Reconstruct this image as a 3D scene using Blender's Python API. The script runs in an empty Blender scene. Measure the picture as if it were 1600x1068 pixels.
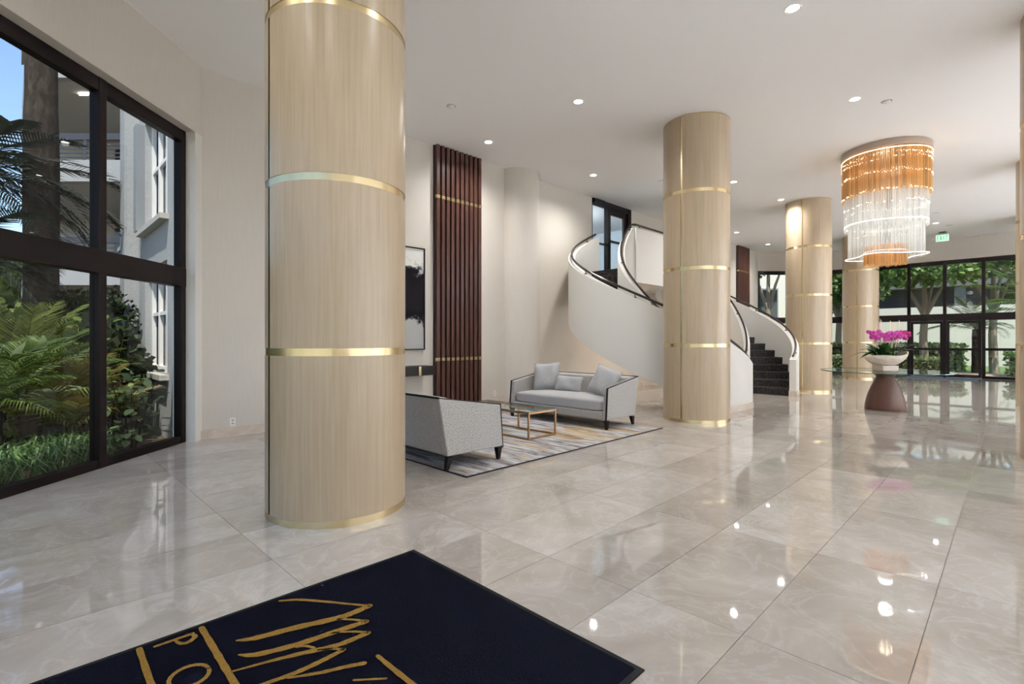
import bpy, bmesh, math, random
from mathutils import Vector, Matrix

C = bpy.context.scene.collection
SC = bpy.context.scene
R2 = math.sqrt(0.5)
EYE = 1.35
ZC = 5.03
rad = math.radians


def XY(s, p):
    """hall axes (s along the column row, p across it) to world x, y"""
    return ((s + p) * R2, (s - p) * R2)


# ------------------------------------------------------------------ camera
cam_d = bpy.data.cameras.new('camera')
cam = bpy.data.objects.new('camera', cam_d)
C.objects.link(cam)
cam.location = (0, 0, EYE)
cam.rotation_euler = (rad(90), 0, 0)
cam_d.sensor_width = 36
cam_d.lens = 36 * 783 / 1600
cam_d.shift_y = -3 / 1600
cam_d.clip_start = 0.05
cam_d.clip_end = 500
SC.camera = cam

# ------------------------------------------------------------------ exposure, sky, sun
SC.view_settings.view_transform = 'Standard'
SC.view_settings.look = 'None'
SC.view_settings.gamma = 1
SC.view_settings.use_curve_mapping = False
SC.view_settings.exposure = 0.42
SC.cycles.max_bounces = 12
SC.cycles.diffuse_bounces = 8
SC.cycles.glossy_bounces = 4
SC.cycles.transparent_max_bounces = 24
SC.cycles.caustics_reflective = False
SC.cycles.caustics_refractive = False
SC.cycles.sample_clamp_indirect = 6
LAMP = 70.0
LAMP_COL = (1.0, 0.985, 0.96)
w = bpy.data.worlds.new('sky')
SC.world = w
w.use_nodes = True
nt = w.node_tree
sky = nt.nodes.new('ShaderNodeTexSky')
sky.sky_type = 'NISHITA'
sky.sun_disc = False
sky.sun_elevation = rad(62)
sky.sun_rotation = rad(170)
sky.air_density = 1.0
sky.dust_density = 0.6
sky.ozone_density = 2.0
nt.links.new(sky.outputs[0], nt.nodes['Background'].inputs[0])
nt.nodes['Background'].inputs[1].default_value = 0.22
sun_d = bpy.data.lights.new('sun', 'SUN')
sun_d.energy = 5.0
sun_d.angle = rad(0.6)
sun_d.color = (1, 0.95, 0.86)
sun = bpy.data.objects.new('sun', sun_d)
C.objects.link(sun)
sun_dir = Vector((0.10, -0.50, 1.0)).normalized()
sun.rotation_euler = sun_dir.to_track_quat('Z', 'Y').to_euler()
sun.location = (0, 10, 40)


# ------------------------------------------------------------------ helpers
class MB:
    def __init__(self):
        self.v = []
        self.f = []
        self.sm = []

    def add(self, vs, fs, smooth=False):
        o = len(self.v)
        self.v += [tuple(a) for a in vs]
        self.f += [tuple(i + o for i in q) for q in fs]
        self.sm += [smooth] * len(fs)
        return self

    def box(self, x0, y0, z0, x1, y1, z1, M=None):
        vs = [Vector((x, y, z)) for z in (z0, z1) for x, y in ((x0, y0), (x1, y0), (x1, y1), (x0, y1))]
        if M:
            vs = [M @ a for a in vs]
        return self.add(vs, [(3, 2, 1, 0), (4, 5, 6, 7), (0, 1, 5, 4), (1, 2, 6, 5), (2, 3, 7, 6), (3, 0, 4, 7)])

    def prism(self, poly, z0, z1):
        n = len(poly)
        a = sum(poly[i][0] * poly[(i + 1) % n][1] - poly[(i + 1) % n][0] * poly[i][1] for i in range(n))
        if a < 0:
            poly = poly[::-1]
        vs = [(x, y, z0) for x, y in poly] + [(x, y, z1) for x, y in poly]
        fs = [tuple(range(n - 1, -1, -1)), tuple(range(n, 2 * n))]
        fs += [(i, (i + 1) % n, n + (i + 1) % n, n + i) for i in range(n)]
        return self.add(vs, fs)

    def extr(self, poly, x0, x1):
        """polygon in (y, z) pushed from x0 to x1"""
        n = len(poly)
        a = sum(poly[i][0] * poly[(i + 1) % n][1] - poly[(i + 1) % n][0] * poly[i][1] for i in range(n))
        if a < 0:
            poly = poly[::-1]
        vs = [(x0, y, z) for y, z in poly] + [(x1, y, z) for y, z in poly]
        fs = [tuple(range(n - 1, -1, -1)), tuple(range(n, 2 * n))]
        fs += [(i, (i + 1) % n, n + (i + 1) % n, n + i) for i in range(n)]
        return self.add(vs, fs)

    def tube(self, pts, r, seg=8, closed=False):
        pts = [Vector(p) for p in pts]
        n = len(pts)
        rs = r if isinstance(r, (list, tuple)) else [r] * n
        vs = []
        up0 = None
        for i, p in enumerate(pts):
            if closed:
                t = pts[(i + 1) % n] - pts[i - 1]
            else:
                t = pts[min(i + 1, n - 1)] - pts[max(i - 1, 0)]
            t.normalize()
            up = Vector((0, 0, 1)) if abs(t.z) < 0.9 else Vector((1, 0, 0))
            if up0 is not None and abs(up0.dot(t)) < 0.95:
                up = up0
            a = t.cross(up).normalized()
            b = a.cross(t).normalized()
            up0 = b
            for k in range(seg):
                q = 2 * math.pi * k / seg
                vs.append(p + (a * math.cos(q) + b * math.sin(q)) * rs[i])
        fs = []
        for i in range(n if closed else n - 1):
            j = (i + 1) % n
            for k in range(seg):
                k2 = (k + 1) % seg
                fs.append((i * seg + k, i * seg + k2, j * seg + k2, j * seg + k))
        if not closed:
            fs.append(tuple(range(seg - 1, -1, -1)))
            fs.append(tuple((n - 1) * seg + k for k in range(seg)))
        return self.add(vs, fs, True)

    def lathe(self, prof, seg=48, c=(0, 0), a0=0.0, a1=None, smooth=True):
        """(r, z) profile turned about z; a0..a1 in radians gives a slice"""
        full = a1 is None
        m = seg if full else seg + 1
        vs = []
        for r, z in prof:
            for k in range(m):
                q = a0 + (2 * math.pi if full else a1 - a0) * k / seg
                vs.append((c[0] + r * math.cos(q), c[1] + r * math.sin(q), z))
        fs = []
        for i in range(len(prof) - 1):
            for k in range(seg):
                k2 = (k + 1) % m
                fs.append((i * m + k, i * m + k2, (i + 1) * m + k2, (i + 1) * m + k))
        self.add(vs, fs, smooth)
        return self

    def disc(self, r, z, seg=32, c=(0, 0), up=True):
        vs = [(c[0] + r * math.cos(2 * math.pi * k / seg), c[1] + r * math.sin(2 * math.pi * k / seg), z) for k in range(seg)]
        return self.add(vs, [tuple(range(seg)) if up else tuple(range(seg - 1, -1, -1))])

    def mesh(self, name, m, sharp=None):
        me = bpy.data.meshes.new(name)
        me.from_pydata(self.v, [], self.f)
        me.polygons.foreach_set('use_smooth', self.sm)
        if m:
            me.materials.append(m)
        me.update()
        if sharp:
            me.set_sharp_from_angle(angle=rad(sharp))
        return me

    def build(self, name, m, parent=None, sharp=35, bevel=0, stuff=False, loc=None, rotz=None):
        return obj(name, self.mesh(name, m, sharp), parent, bevel, stuff, loc, rotz)


def obj(name, me, parent=None, bevel=0, stuff=False, loc=None, rotz=None, rot=None, scale=None):
    o = bpy.data.objects.new(name, me)
    C.objects.link(o)
    if parent:
        o.parent = parent
    if bevel:
        b = o.modifiers.new('bevel', 'BEVEL')
        b.width = bevel
        b.segments = 2
        b.limit_method = 'ANGLE'
        b.angle_limit = rad(40)
    if stuff:
        o['kind'] = 'stuff'
    if loc:
        o.location = loc
    if rotz is not None:
        o.rotation_euler = (0, 0, rotz)
    if rot:
        o.rotation_euler = rot
    if scale is not None:
        o.scale = (scale,) * 3 if not isinstance(scale, (tuple, list)) else scale
    return o


def tag(o, label=None, cat=None, group=None, kind=None):
    if label:
        o['label'] = label
    if cat:
        o['category'] = cat
    if group:
        o['group'] = group
    if kind:
        o['kind'] = kind
    return o


def thing(name, label, cat, loc=(0, 0, 0), rotz=0.0, group=None, kind=None):
    o = bpy.data.objects.new(name, None)
    C.objects.link(o)
    o.empty_display_size = 0.1
    o.location = loc
    o.rotation_euler = (0, 0, rotz)
    return tag(o, label, cat, group, kind)


def struct(name, loc=(0, 0, 0), rotz=0.0):
    o = bpy.data.objects.new(name, None)
    C.objects.link(o)
    o.location = loc
    o.rotation_euler = (0, 0, rotz)
    o['kind'] = 'structure'
    return o


# ------------------------------------------------------------------ materials
def mat(name, col, rough=0.5, metal=0.0, spec=0.5, emit=None, es=0.0, coat=0.0):
    m = bpy.data.materials.new(name)
    m.use_nodes = True
    b = m.node_tree.nodes['Principled BSDF']
    b.inputs['Base Color'].default_value = (*col, 1)
    b.inputs['Roughness'].default_value = rough
    b.inputs['Metallic'].default_value = metal
    b.inputs['Specular IOR Level'].default_value = spec
    b.inputs['Coat Weight'].default_value = coat
    if emit:
        b.inputs['Emission Color'].default_value = (*emit, 1)
        b.inputs['Emission Strength'].default_value = es
    return m


class N:
    """small node-tree writer"""
    def __init__(self, m):
        self.t = m.node_tree
        self.b = self.t.nodes['Principled BSDF']

    def n(self, typ, **kw):
        x = self.t.nodes.new(typ)
        for k, v in kw.items():
            if k.startswith('i_'):
                key = k[2:]
                key = int(key) if key.isdigit() else key.replace('_', ' ')
                x.inputs[key].default_value = v
            else:
                setattr(x, k, v)
        return x

    def l(self, a, b):
        self.t.links.new(a, b)

    def coords(self, which='Object', scale=(1, 1, 1), rot=(0, 0, 0), loc=(0, 0, 0)):
        mp = self.n('ShaderNodeMapping')
        mp.inputs['Scale'].default_value = scale
        mp.inputs['Rotation'].default_value = rot
        mp.inputs['Location'].default_value = loc
        if which == 'World':
            self.l(self.n('ShaderNodeNewGeometry').outputs['Position'], mp.inputs[0])
        else:
            self.l(self.n('ShaderNodeTexCoord').outputs[which], mp.inputs[0])
        return mp.outputs[0]

    def noise(self, vec, scale=5, detail=4, rough=0.5, dist=0.0):
        x = self.n('ShaderNodeTexNoise')
        self.l(vec, x.inputs['Vector'])
        x.inputs['Scale'].default_value = scale
        x.inputs['Detail'].default_value = detail
        x.inputs['Roughness'].default_value = rough
        x.inputs['Distortion'].default_value = dist
        return x.outputs['Fac']

    def ramp(self, fac, stops, interp='LINEAR'):
        x = self.n('ShaderNodeValToRGB')
        cr = x.color_ramp
        cr.interpolation = interp
        while len(cr.elements) < len(stops):
            cr.elements.new(0.5)
        for e, (p, c) in zip(cr.elements, stops):
            e.position = p
            e.color = (*c, 1) if len(c) == 3 else c
        self.l(fac, x.inputs[0])
        return x.outputs[0]

    def mix(self, f, a, b, mode='MIX'):
        x = self.n('ShaderNodeMix', data_type='RGBA', blend_type=mode)
        for sock, val in ((x.inputs[0], f), (x.inputs[6], a), (x.inputs[7], b)):
            if hasattr(val, 'is_linked') or hasattr(val, 'links'):
                self.l(val, sock)
            elif isinstance(val, (int, float)):
                sock.default_value = val
            else:
                sock.default_value = (*val, 1)
        return x.outputs[2]

    def math(self, op, a, b=None):
        x = self.n('ShaderNodeMath', operation=op)
        for sock, val in ((x.inputs[0], a), (x.inputs[1], b)):
            if val is None:
                continue
            if isinstance(val, (int, float)):
                sock.default_value = val
            else:
                self.l(val, sock)
        return x.outputs[0]

    def bump(self, h, strength=0.2, dist=0.01):
        x = self.n('ShaderNodeBump')
        x.inputs['Strength'].default_value = strength
        x.inputs['Distance'].default_value = dist
        self.l(h, x.inputs['Height'])
        self.l(x.outputs[0], self.b.inputs['Normal'])

    def col(self, c):
        self.l(c, self.b.inputs['Base Color'])


M = {}
TS, TP = 1.235, 0.5865          # floor tile size along s and p
S_OFF, P_OFF = 2.372, -2.05     # one joint crossing

# polished marble floor
M['marble'] = m = mat('polished_marble', (0.7, 0.6, 0.5), 0.028, spec=0.95)
k = N(m)
vec = k.coords('World', rot=(0, 0, -math.pi / 4), loc=(-S_OFF, -P_OFF * -1, 0))
sep = k.n('ShaderNodeSeparateXYZ')
k.l(vec, sep.inputs[0])
cs = k.math('FLOOR', k.math('DIVIDE', sep.outputs[0], TS))
cp = k.math('FLOOR', k.math('DIVIDE', sep.outputs[1], TP))
cmb = k.n('ShaderNodeCombineXYZ')
k.l(cs, cmb.inputs[0])
k.l(cp, cmb.inputs[1])
wn = k.n('ShaderNodeTexWhiteNoise', noise_dimensions='3D')
k.l(cmb.outputs[0], wn.inputs['Vector'])
off = k.n('ShaderNodeVectorMath', operation='SCALE')
off.inputs['Scale'].default_value = 37.0
k.l(wn.outputs['Color'], off.inputs[0])
addv = k.n('ShaderNodeVectorMath', operation='ADD')
k.l(vec, addv.inputs[0])
k.l(off.outputs[0], addv.inputs[1])
tv = addv.outputs[0]
big = k.noise(tv, 1.6, 6, 0.62, 0.8)
base = k.ramp(big, [(0.28, (0.325, 0.287, 0.252)), (0.5, (0.40, 0.362, 0.327)), (0.72, (0.475, 0.445, 0.412))])
vein = k.noise(tv, 2.6, 8, 0.6, 1.6)
vd = k.math('ABSOLUTE', k.math('SUBTRACT', vein, 0.5))
vl = k.ramp(vd, [(0.0, (1, 1, 1)), (0.035, (0, 0, 0))])
c1 = k.mix(k.math('MULTIPLY', vl, 0.30), base, (0.56, 0.54, 0.51))
v2 = k.noise(tv, 1.5, 7, 0.62, 2.2)
vd2 = k.math('ABSOLUTE', k.math('SUBTRACT', v2, 0.47))
vl2 = k.ramp(vd2, [(0.0, (1, 1, 1)), (0.012, (0, 0, 0))])
c2 = k.mix(k.math('MULTIPLY', vl2, 0.35), c1, (0.42, 0.34, 0.27))
tone = k.ramp(wn.outputs['Value'], [(0.0, (0.84, 0.82, 0.80)), (0.5, (0.97, 0.96, 0.95)), (1.0, (1.08, 1.08, 1.08))])
k.col(k.mix(1.0, c2, tone, 'MULTIPLY'))
M['grout'] = mat('grout', (0.30, 0.25, 0.20), 0.8)

M['marble_base'] = m = mat('marble_baseboard', (0.6, 0.5, 0.42), 0.2)
k = N(m)
k.col(k.ramp(k.noise(k.coords('World'), 2.2, 7, 0.6, 1.5), [(0.3, (0.50, 0.40, 0.32)), (0.7, (0.70, 0.61, 0.53))]))

# wall covering: fine woven vinyl
M['wall'] = m = mat('woven_wallcovering', (0.70, 0.64, 0.565), 0.75, spec=0.3)
k = N(m)
k.col(k.ramp(k.noise(k.coords('World', (60, 60, 4)), 1.0, 3), [(0.3, (0.60, 0.555, 0.495)), (0.7, (0.625, 0.58, 0.52))]))
M['ceiling'] = mat('ceiling_paint', (0.93, 0.93, 0.93), 0.9, spec=0.2)
M['plaster'] = mat('warm_white_plaster', (0.74, 0.69, 0.62), 0.8, spec=0.3)
M['white_wall'] = mat('stair_plaster', (0.70, 0.68, 0.64), 0.75, spec=0.3)


def wood(name, dark, mid, light, rough, sc=(38, 38, 1.3), spec=0.5):
    m = mat(name, mid, rough, spec=spec)
    k = N(m)
    oi = k.n('ShaderNodeObjectInfo')
    v = k.coords('World', sc)
    av = k.n('ShaderNodeVectorMath', operation='ADD')
    k.l(v, av.inputs[0])
    sc_ = k.n('ShaderNodeMath', operation='MULTIPLY')
    k.l(oi.outputs['Random'], sc_.inputs[0])
    sc_.inputs[1].default_value = 31.0
    k.l(sc_.outputs[0], av.inputs[1])
    f = k.noise(av.outputs[0], 1.0, 6, 0.65, 0.3)
    k.col(k.ramp(f, [(0.25, dark), (0.5, mid), (0.78, light)]))
    k.bump(f, 0.06, 0.004)
    return m


M['oak'] = wood('pale_oak_veneer', (0.325, 0.24, 0.155), (0.385, 0.295, 0.195), (0.43, 0.335, 0.23), 0.3)
M['walnut'] = wood('dark_walnut', (0.026, 0.011, 0.008), (0.060, 0.025, 0.018), (0.105, 0.047, 0.033), 0.36, (60, 60, 2.0), 0.2)
M['walnut_back'] = mat('dark_backing', (0.012, 0.006, 0.005), 0.6)
M['table_wood'] = wood('mahogany_pedestal', (0.045, 0.019, 0.012), (0.065, 0.028, 0.018), (0.085, 0.038, 0.025), 0.4, spec=0.2)
M['brass'] = mat('brushed_brass', (0.72, 0.57, 0.33), 0.27, 1.0)
M['bronze'] = mat('antique_brass_frame', (0.36, 0.20, 0.095), 0.35, 1.0)
M['frame'] = m = mat('dark_bronze_aluminium', (0.006, 0.0035, 0.003), 0.45, spec=0.12)
M['black'] = mat('black_lacquer', (0.010, 0.007, 0.006), 0.45, spec=0.12)
M['rail'] = mat('dark_bronze_rail', (0.035, 0.025, 0.022), 0.3, 0.6)
M['plate'] = mat('white_plastic', (0.8, 0.78, 0.75), 0.4)


def glassy(name, tint, refl=0.5, rough=0.0):
    m = bpy.data.materials.new(name)
    m.use_nodes = True
    t = m.node_tree
    t.nodes.remove(t.nodes['Principled BSDF'])
    out = t.nodes['Material Output']
    tr = t.nodes.new('ShaderNodeBsdfTransparent')
    tr.inputs[0].default_value = (*tint, 1)
    gl = t.nodes.new('ShaderNodeBsdfGlossy')
    gl.inputs['Roughness'].default_value = rough
    gl.inputs[0].default_value = (0.9, 0.95, 0.95, 1)
    fr = t.nodes.new('ShaderNodeFresnel')
    fr.inputs[0].default_value = 1.45
    mu = t.nodes.new('ShaderNodeMath')
    mu.operation = 'MULTIPLY'
    mu.inputs[1].default_value = refl
    t.links.new(fr.outputs[0], mu.inputs[0])
    mx = t.nodes.new('ShaderNodeMixShader')
    ge_ = t.nodes.new('ShaderNodeNewGeometry')
    fs_ = t.nodes.new('ShaderNodeMath')
    fs_.operation = 'SUBTRACT'
    fs_.inputs[0].default_value = 1.0
    t.links.new(ge_.outputs['Backfacing'], fs_.inputs[1])
    m2 = t.nodes.new('ShaderNodeMath')
    m2.operation = 'MULTIPLY'
    t.links.new(mu.outputs[0], m2.inputs[0])
    t.links.new(fs_.outputs[0], m2.inputs[1])
    t.links.new(m2.outputs[0], mx.inputs[0])
    t.links.new(tr.outputs[0], mx.inputs[1])
    t.links.new(gl.outputs[0], mx.inputs[2])
    t.links.new(mx.outputs[0], out.inputs[0])
    return m


M['glass'] = glassy('window_glass', (0.95, 0.97, 0.965), 0.9)
M['table_glass'] = glassy('table_glass', (0.95, 0.985, 0.97), 0.6)
M['glass_edge'] = mat('green_glass_edge', (0.03, 0.09, 0.07), 0.1)


def rod_mat(name, col, trans, rough=0.12, sss=0.0):
    m = bpy.data.materials.new(name)
    m.use_nodes = True
    t = m.node_tree
    b = t.nodes['Principled BSDF']
    b.inputs['Base Color'].default_value = (*col, 1)
    b.inputs['Roughness'].default_value = rough
    tl = t.nodes.new('ShaderNodeBsdfTranslucent')
    k = N(m)
    isl = k.n('ShaderNodeNewGeometry').outputs['Random Per Island']
    cc = k.ramp(isl, [(0.0, tuple(c * 0.62 for c in col)), (0.6, col), (1.0, tuple(min(1, c * 1.15) for c in col))])
    k.col(cc)
    t.links.new(cc, tl.inputs[0])
    mx0 = t.nodes.new('ShaderNodeMixShader')
    mx0.inputs[0].default_value = 0.5
    t.links.new(b.outputs[0], mx0.inputs[1])
    t.links.new(tl.outputs[0], mx0.inputs[2])
    tr = t.nodes.new('ShaderNodeBsdfTransparent')
    mx = t.nodes.new('ShaderNodeMixShader')
    mx.inputs[0].default_value = trans
    t.links.new(mx0.outputs[0], mx.inputs[1])
    t.links.new(tr.outputs[0], mx.inputs[2])
    t.links.new(mx.outputs[0], t.nodes['Material Output'].inputs[0])
    return m


M['amber'] = rod_mat('amber_glass_rod', (0.84, 0.54, 0.23), 0.36)
M['crystal'] = rod_mat('clear_glass_rod', (0.93, 0.94, 0.91), 0.62)
M['led'] = mat('warm_led', (1, 1, 1), 0.5, emit=(1, 0.86, 0.62), es=1.6)
M['led_cool'] = mat('white_led', (1, 1, 1), 0.5, emit=(1, 0.97, 0.90), es=1.1)
M['lens'] = mat('downlight_lens', (1, 1, 1), 0.5, emit=(1, 0.95, 0.86), es=14.0)
M['canopy'] = mat('champagne_canopy', (0.40, 0.31, 0.24), 0.45, 0.5)


def fabric(name, c0, c1, c2, rough=0.9, sc=400):
    m = mat(name, c1, rough, spec=0.15)
    k = N(m)
    a = k.noise(k.coords('Object', (1, 0.2, 0.2)), sc, 2, 0.6)
    b = k.noise(k.coords('Object', (0.2, 1, 1)), sc, 2, 0.6)
    s_ = k.noise(k.coords('Object'), 90, 3, 0.6)
    f = k.math('ADD', k.math('MULTIPLY', k.math('ADD', a, b), 0.44), k.math('MULTIPLY', s_, 0.12))
    k.col(k.ramp(f, [(0.36, c0), (0.5, c1), (0.64, c2)]))
    k.bump(f, 0.25, 0.003)
    m.node_tree.nodes['Principled BSDF'].inputs['Sheen Weight'].default_value = 0.1
    return m


M['linen'] = fabric('grey_linen', (0.13, 0.122, 0.112), (0.36, 0.342, 0.32), (0.58, 0.555, 0.53))
M['linen_pillow'] = fabric('pale_grey_linen', (0.22, 0.216, 0.212), (0.385, 0.38, 0.375), (0.54, 0.535, 0.53))
M['mat_black'] = m = mat('black_mat_pile', (0.008, 0.009, 0.016), 0.95, spec=0.02)
k = N(m)
f = k.noise(k.coords('World'), 260, 2, 0.7)
k.col(k.ramp(f, [(0.3, (0.0006, 0.0006, 0.0014)), (0.75, (0.0035, 0.004, 0.008))]))
k.bump(f, 0.6, 0.006)
M['mat_gold'] = m = mat('gold_mat_pile', (0.33, 0.19, 0.045), 0.95, spec=0.02)
k = N(m)
f = k.noise(k.coords('World'), 240, 2, 0.7)
k.col(k.ramp(f, [(0.3, (0.11, 0.058, 0.011)), (0.7, (0.29, 0.17, 0.042))]))
k.bump(f, 0.7, 0.006)
M['mat_edge'] = mat('rubber_edge', (0.008, 0.007, 0.007), 0.9, spec=0.1)
M['carpet'] = m = mat('charcoal_stair_carpet', (0.02, 0.018, 0.018), 0.95, spec=0.1)
k = N(m)
f = k.noise(k.coords('World'), 22, 3, 0.7)
k.col(k.ramp(f, [(0.35, (0.012, 0.010, 0.010)), (0.55, (0.028, 0.024, 0.023)), (0.72, (0.085, 0.075, 0.07))]))
M['door_mat'] = mat('slate_blue_mat', (0.10, 0.14, 0.18), 0.9, spec=0.1)

# streaked rug; streaks run along local y
M['rug'] = m = mat('streaked_rug', (0.5, 0.5, 0.5), 0.95, spec=0.1)
k = N(m)
v = k.coords('Object', (8.0, 1.5, 1))
a = k.noise(v, 1.0, 9, 0.72, 0.35)
c0 = k.ramp(a, [(0.30, (0.055, 0.05, 0.06)), (0.42, (0.19, 0.17, 0.17)), (0.50, (0.36, 0.345, 0.35)), (0.60, (0.52, 0.515, 0.52)), (0.72, (0.17, 0.17, 0.20))])
b = k.noise(k.coords('Object', (4.0, 0.75, 1), loc=(7.3, 2.1, 0)), 1.0, 5, 0.6, 0.4)
g = k.ramp(b, [(0.53, (0, 0, 0)), (0.61, (1, 1, 1))])
c1 = k.mix(k.math('MULTIPLY', g, 0.75), c0, (0.40, 0.26, 0.09))
b2 = k.noise(k.coords('Object', (6.0, 0.8, 1), loc=(1.3, 8.1, 0)), 1.0, 5, 0.6, 0.4)
g2 = k.ramp(b2, [(0.54, (0, 0, 0)), (0.62, (1, 1, 1))])
k.col(k.mix(k.math('MULTIPLY', g2, 0.7), c1, (0.13, 0.085, 0.06)))
k.bump(k.noise(k.coords('Object'), 300, 2), 0.3, 0.004)

# outdoors
M['stucco'] = m = mat('white_stucco', (0.5, 0.5, 0.5), 0.9, spec=0.2)
k = N(m)
f = k.noise(k.coords('World'), 28, 4, 0.7)
k.col(k.ramp(f, [(0.3, (0.31, 0.31, 0.305)), (0.7, (0.38, 0.38, 0.375))]))
k.bump(f, 0.4, 0.02)
M['soffit'] = mat('balcony_soffit', (0.42, 0.40, 0.36), 0.9)
M['pale_stone'] = mat('pale_stone_facade', (0.72, 0.66, 0.56), 0.85)
M['shutter'] = mat('grey_shutter', (0.22, 0.23, 0.24), 0.5)
M['dark_pane'] = mat('dark_window_pane', (0.02, 0.025, 0.03), 0.05, spec=0.8)
M['balcony_rail'] = mat('purple_grey_railing', (0.045, 0.043, 0.055), 0.5)
M['deck_dark'] = mat('parking_shade', (0.035, 0.033, 0.033), 0.9)
M['fascia'] = mat('grey_fascia', (0.16, 0.155, 0.15), 0.8)
M['bark'] = m = mat('palm_bark', (0.10, 0.085, 0.075), 0.95, spec=0.1)
k = N(m)
f = k.noise(k.coords('World', (5, 5, 1.6)), 1.6, 8, 0.8, 0.8)
k.col(k.ramp(f, [(0.3, (0.014, 0.011, 0.009)), (0.5, (0.05, 0.036, 0.028)), (0.75, (0.15, 0.115, 0.09))]))
k.bump(f, 0.7, 0.03)
M['pale_bark'] = mat('pale_tree_bark', (0.30, 0.235, 0.165), 0.9)
M['soil'] = m = mat('mulch', (0.10, 0.06, 0.04), 0.95)
k = N(m)
k.col(k.ramp(k.noise(k.coords('World'), 14, 6, 0.8), [(0.35, (0.025, 0.02, 0.012)), (0.55, (0.09, 0.06, 0.035)), (0.75, (0.20, 0.12, 0.08))]))
M['lawn'] = m = mat('lawn', (0.09, 0.16, 0.04), 0.95)
k = N(m)
k.col(k.ramp(k.noise(k.coords('World'), 5, 6, 0.8), [(0.35, (0.05, 0.10, 0.02)), (0.7, (0.16, 0.24, 0.07))]))
M['paving'] = mat('tan_paving', (0.45, 0.33, 0.25), 0.8)


def leafmat(name, a, b, c, rough=0.5, tr=0.35):
    m = bpy.data.materials.new(name)
    m.use_nodes = True
    t = m.node_tree
    bs = t.nodes['Principled BSDF']
    k = N(m)
    isl = k.n('ShaderNodeNewGeometry').outputs['Random Per Island']
    cc = k.ramp(isl, [(0.0, a), (0.55, b), (1.0, c)])
    k.col(cc)
    bs.inputs['Roughness'].default_value = rough
    bs.inputs['Specular IOR Level'].default_value = 0.4
    tl = t.nodes.new('ShaderNodeBsdfTranslucent')
    t.links.new(cc, tl.inputs[0])
    mx = t.nodes.new('ShaderNodeMixShader')
    mx.inputs[0].default_value = tr
    t.links.new(bs.outputs[0], mx.inputs[1])
    t.links.new(tl.outputs[0], mx.inputs[2])
    t.links.new(mx.outputs[0], t.nodes['Material Output'].inputs[0])
    return m


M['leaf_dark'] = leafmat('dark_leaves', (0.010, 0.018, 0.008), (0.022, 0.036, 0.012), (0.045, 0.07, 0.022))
M['leaf_mid'] = leafmat('mid_green_leaves', (0.035, 0.065, 0.010), (0.085, 0.13, 0.022), (0.17, 0.22, 0.05))
M['leaf_lime'] = leafmat('lime_leaves', (0.06, 0.08, 0.012), (0.13, 0.16, 0.028), (0.27, 0.30, 0.07))
M['leaf_gold'] = leafmat('golden_leaves', (0.09, 0.075, 0.012), (0.17, 0.14, 0.025), (0.28, 0.26, 0.06))
M['leaf_pale'] = leafmat('variegated_leaves', (0.10, 0.17, 0.06), (0.22, 0.30, 0.12), (0.45, 0.50, 0.28))
M['leaf_tree'] = leafmat('sunny_tree_leaves', (0.06, 0.13, 0.025), (0.14, 0.25, 0.055), (0.28, 0.40, 0.11))
M['leaf_hedge'] = leafmat('hedge_leaves', (0.09, 0.14, 0.05), (0.22, 0.27, 0.11), (0.45, 0.48, 0.28))
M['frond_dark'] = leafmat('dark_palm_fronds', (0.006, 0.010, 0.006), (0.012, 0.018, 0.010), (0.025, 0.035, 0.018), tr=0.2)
M['orchid_leaf'] = leafmat('orchid_leaves', (0.010, 0.032, 0.008), (0.020, 0.055, 0.012), (0.05, 0.11, 0.025), 0.25, 0.1)
M['petal'] = leafmat('magenta_petals', (0.42, 0.02, 0.26), (0.55, 0.05, 0.36), (0.66, 0.12, 0.48), 0.5)
M['petal_red'] = leafmat('crimson_petals', (0.33, 0.01, 0.10), (0.45, 0.02, 0.15), (0.55, 0.06, 0.24), 0.5)
M['petal_core'] = mat('petal_core', (0.16, 0.005, 0.06), 0.5)
M['stem'] = mat('orchid_stem', (0.10, 0.14, 0.04), 0.5)
M['stake'] = mat('pale_bamboo_stake', (0.78, 0.62, 0.48), 0.5)
M['bowl'] = m = mat('travertine_bowl', (0.62, 0.53, 0.44), 0.6)
k = N(m)
k.col(k.ramp(k.noise(k.coords('World', (6, 6, 22)), 1.5, 5, 0.7), [(0.3, (0.48, 0.39, 0.31)), (0.7, (0.72, 0.65, 0.57))]))
M['exit_body'] = mat('exit_panel', (0.8, 0.95, 0.85), 0.2, emit=(0.55, 1.0, 0.72), es=0.55)
M['exit_green'] = mat('exit_green', (0.0, 0.30, 0.12), 0.4, emit=(0.0, 0.35, 0.14), es=0.5)
M['exit_metal'] = mat('exit_housing', (0.5, 0.5, 0.5), 0.3, 0.8)
M['corridor'] = mat('blue_grey_corridor', (0.50, 0.55, 0.60), 0.8)
M['etch'] = mat('etched_scroll', (0.62, 0.66, 0.66), 0.7)

# ink painting
M['ink'] = m = mat('ink_painting', (0.6, 0.6, 0.58), 0.9, spec=0.03)
k = N(m)
tc = k.n('ShaderNodeTexCoord')
sp = k.n('ShaderNodeSeparateXYZ')
k.l(tc.outputs['Object'], sp.inputs[0])
nz = k.noise(tc.outputs['Object'], 3.0, 7, 0.62, 0.6)
nz2 = k.noise(k.coords('Object', loc=(3.1, 0, 1.7)), 7.0, 6, 0.6, 0.5)
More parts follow.
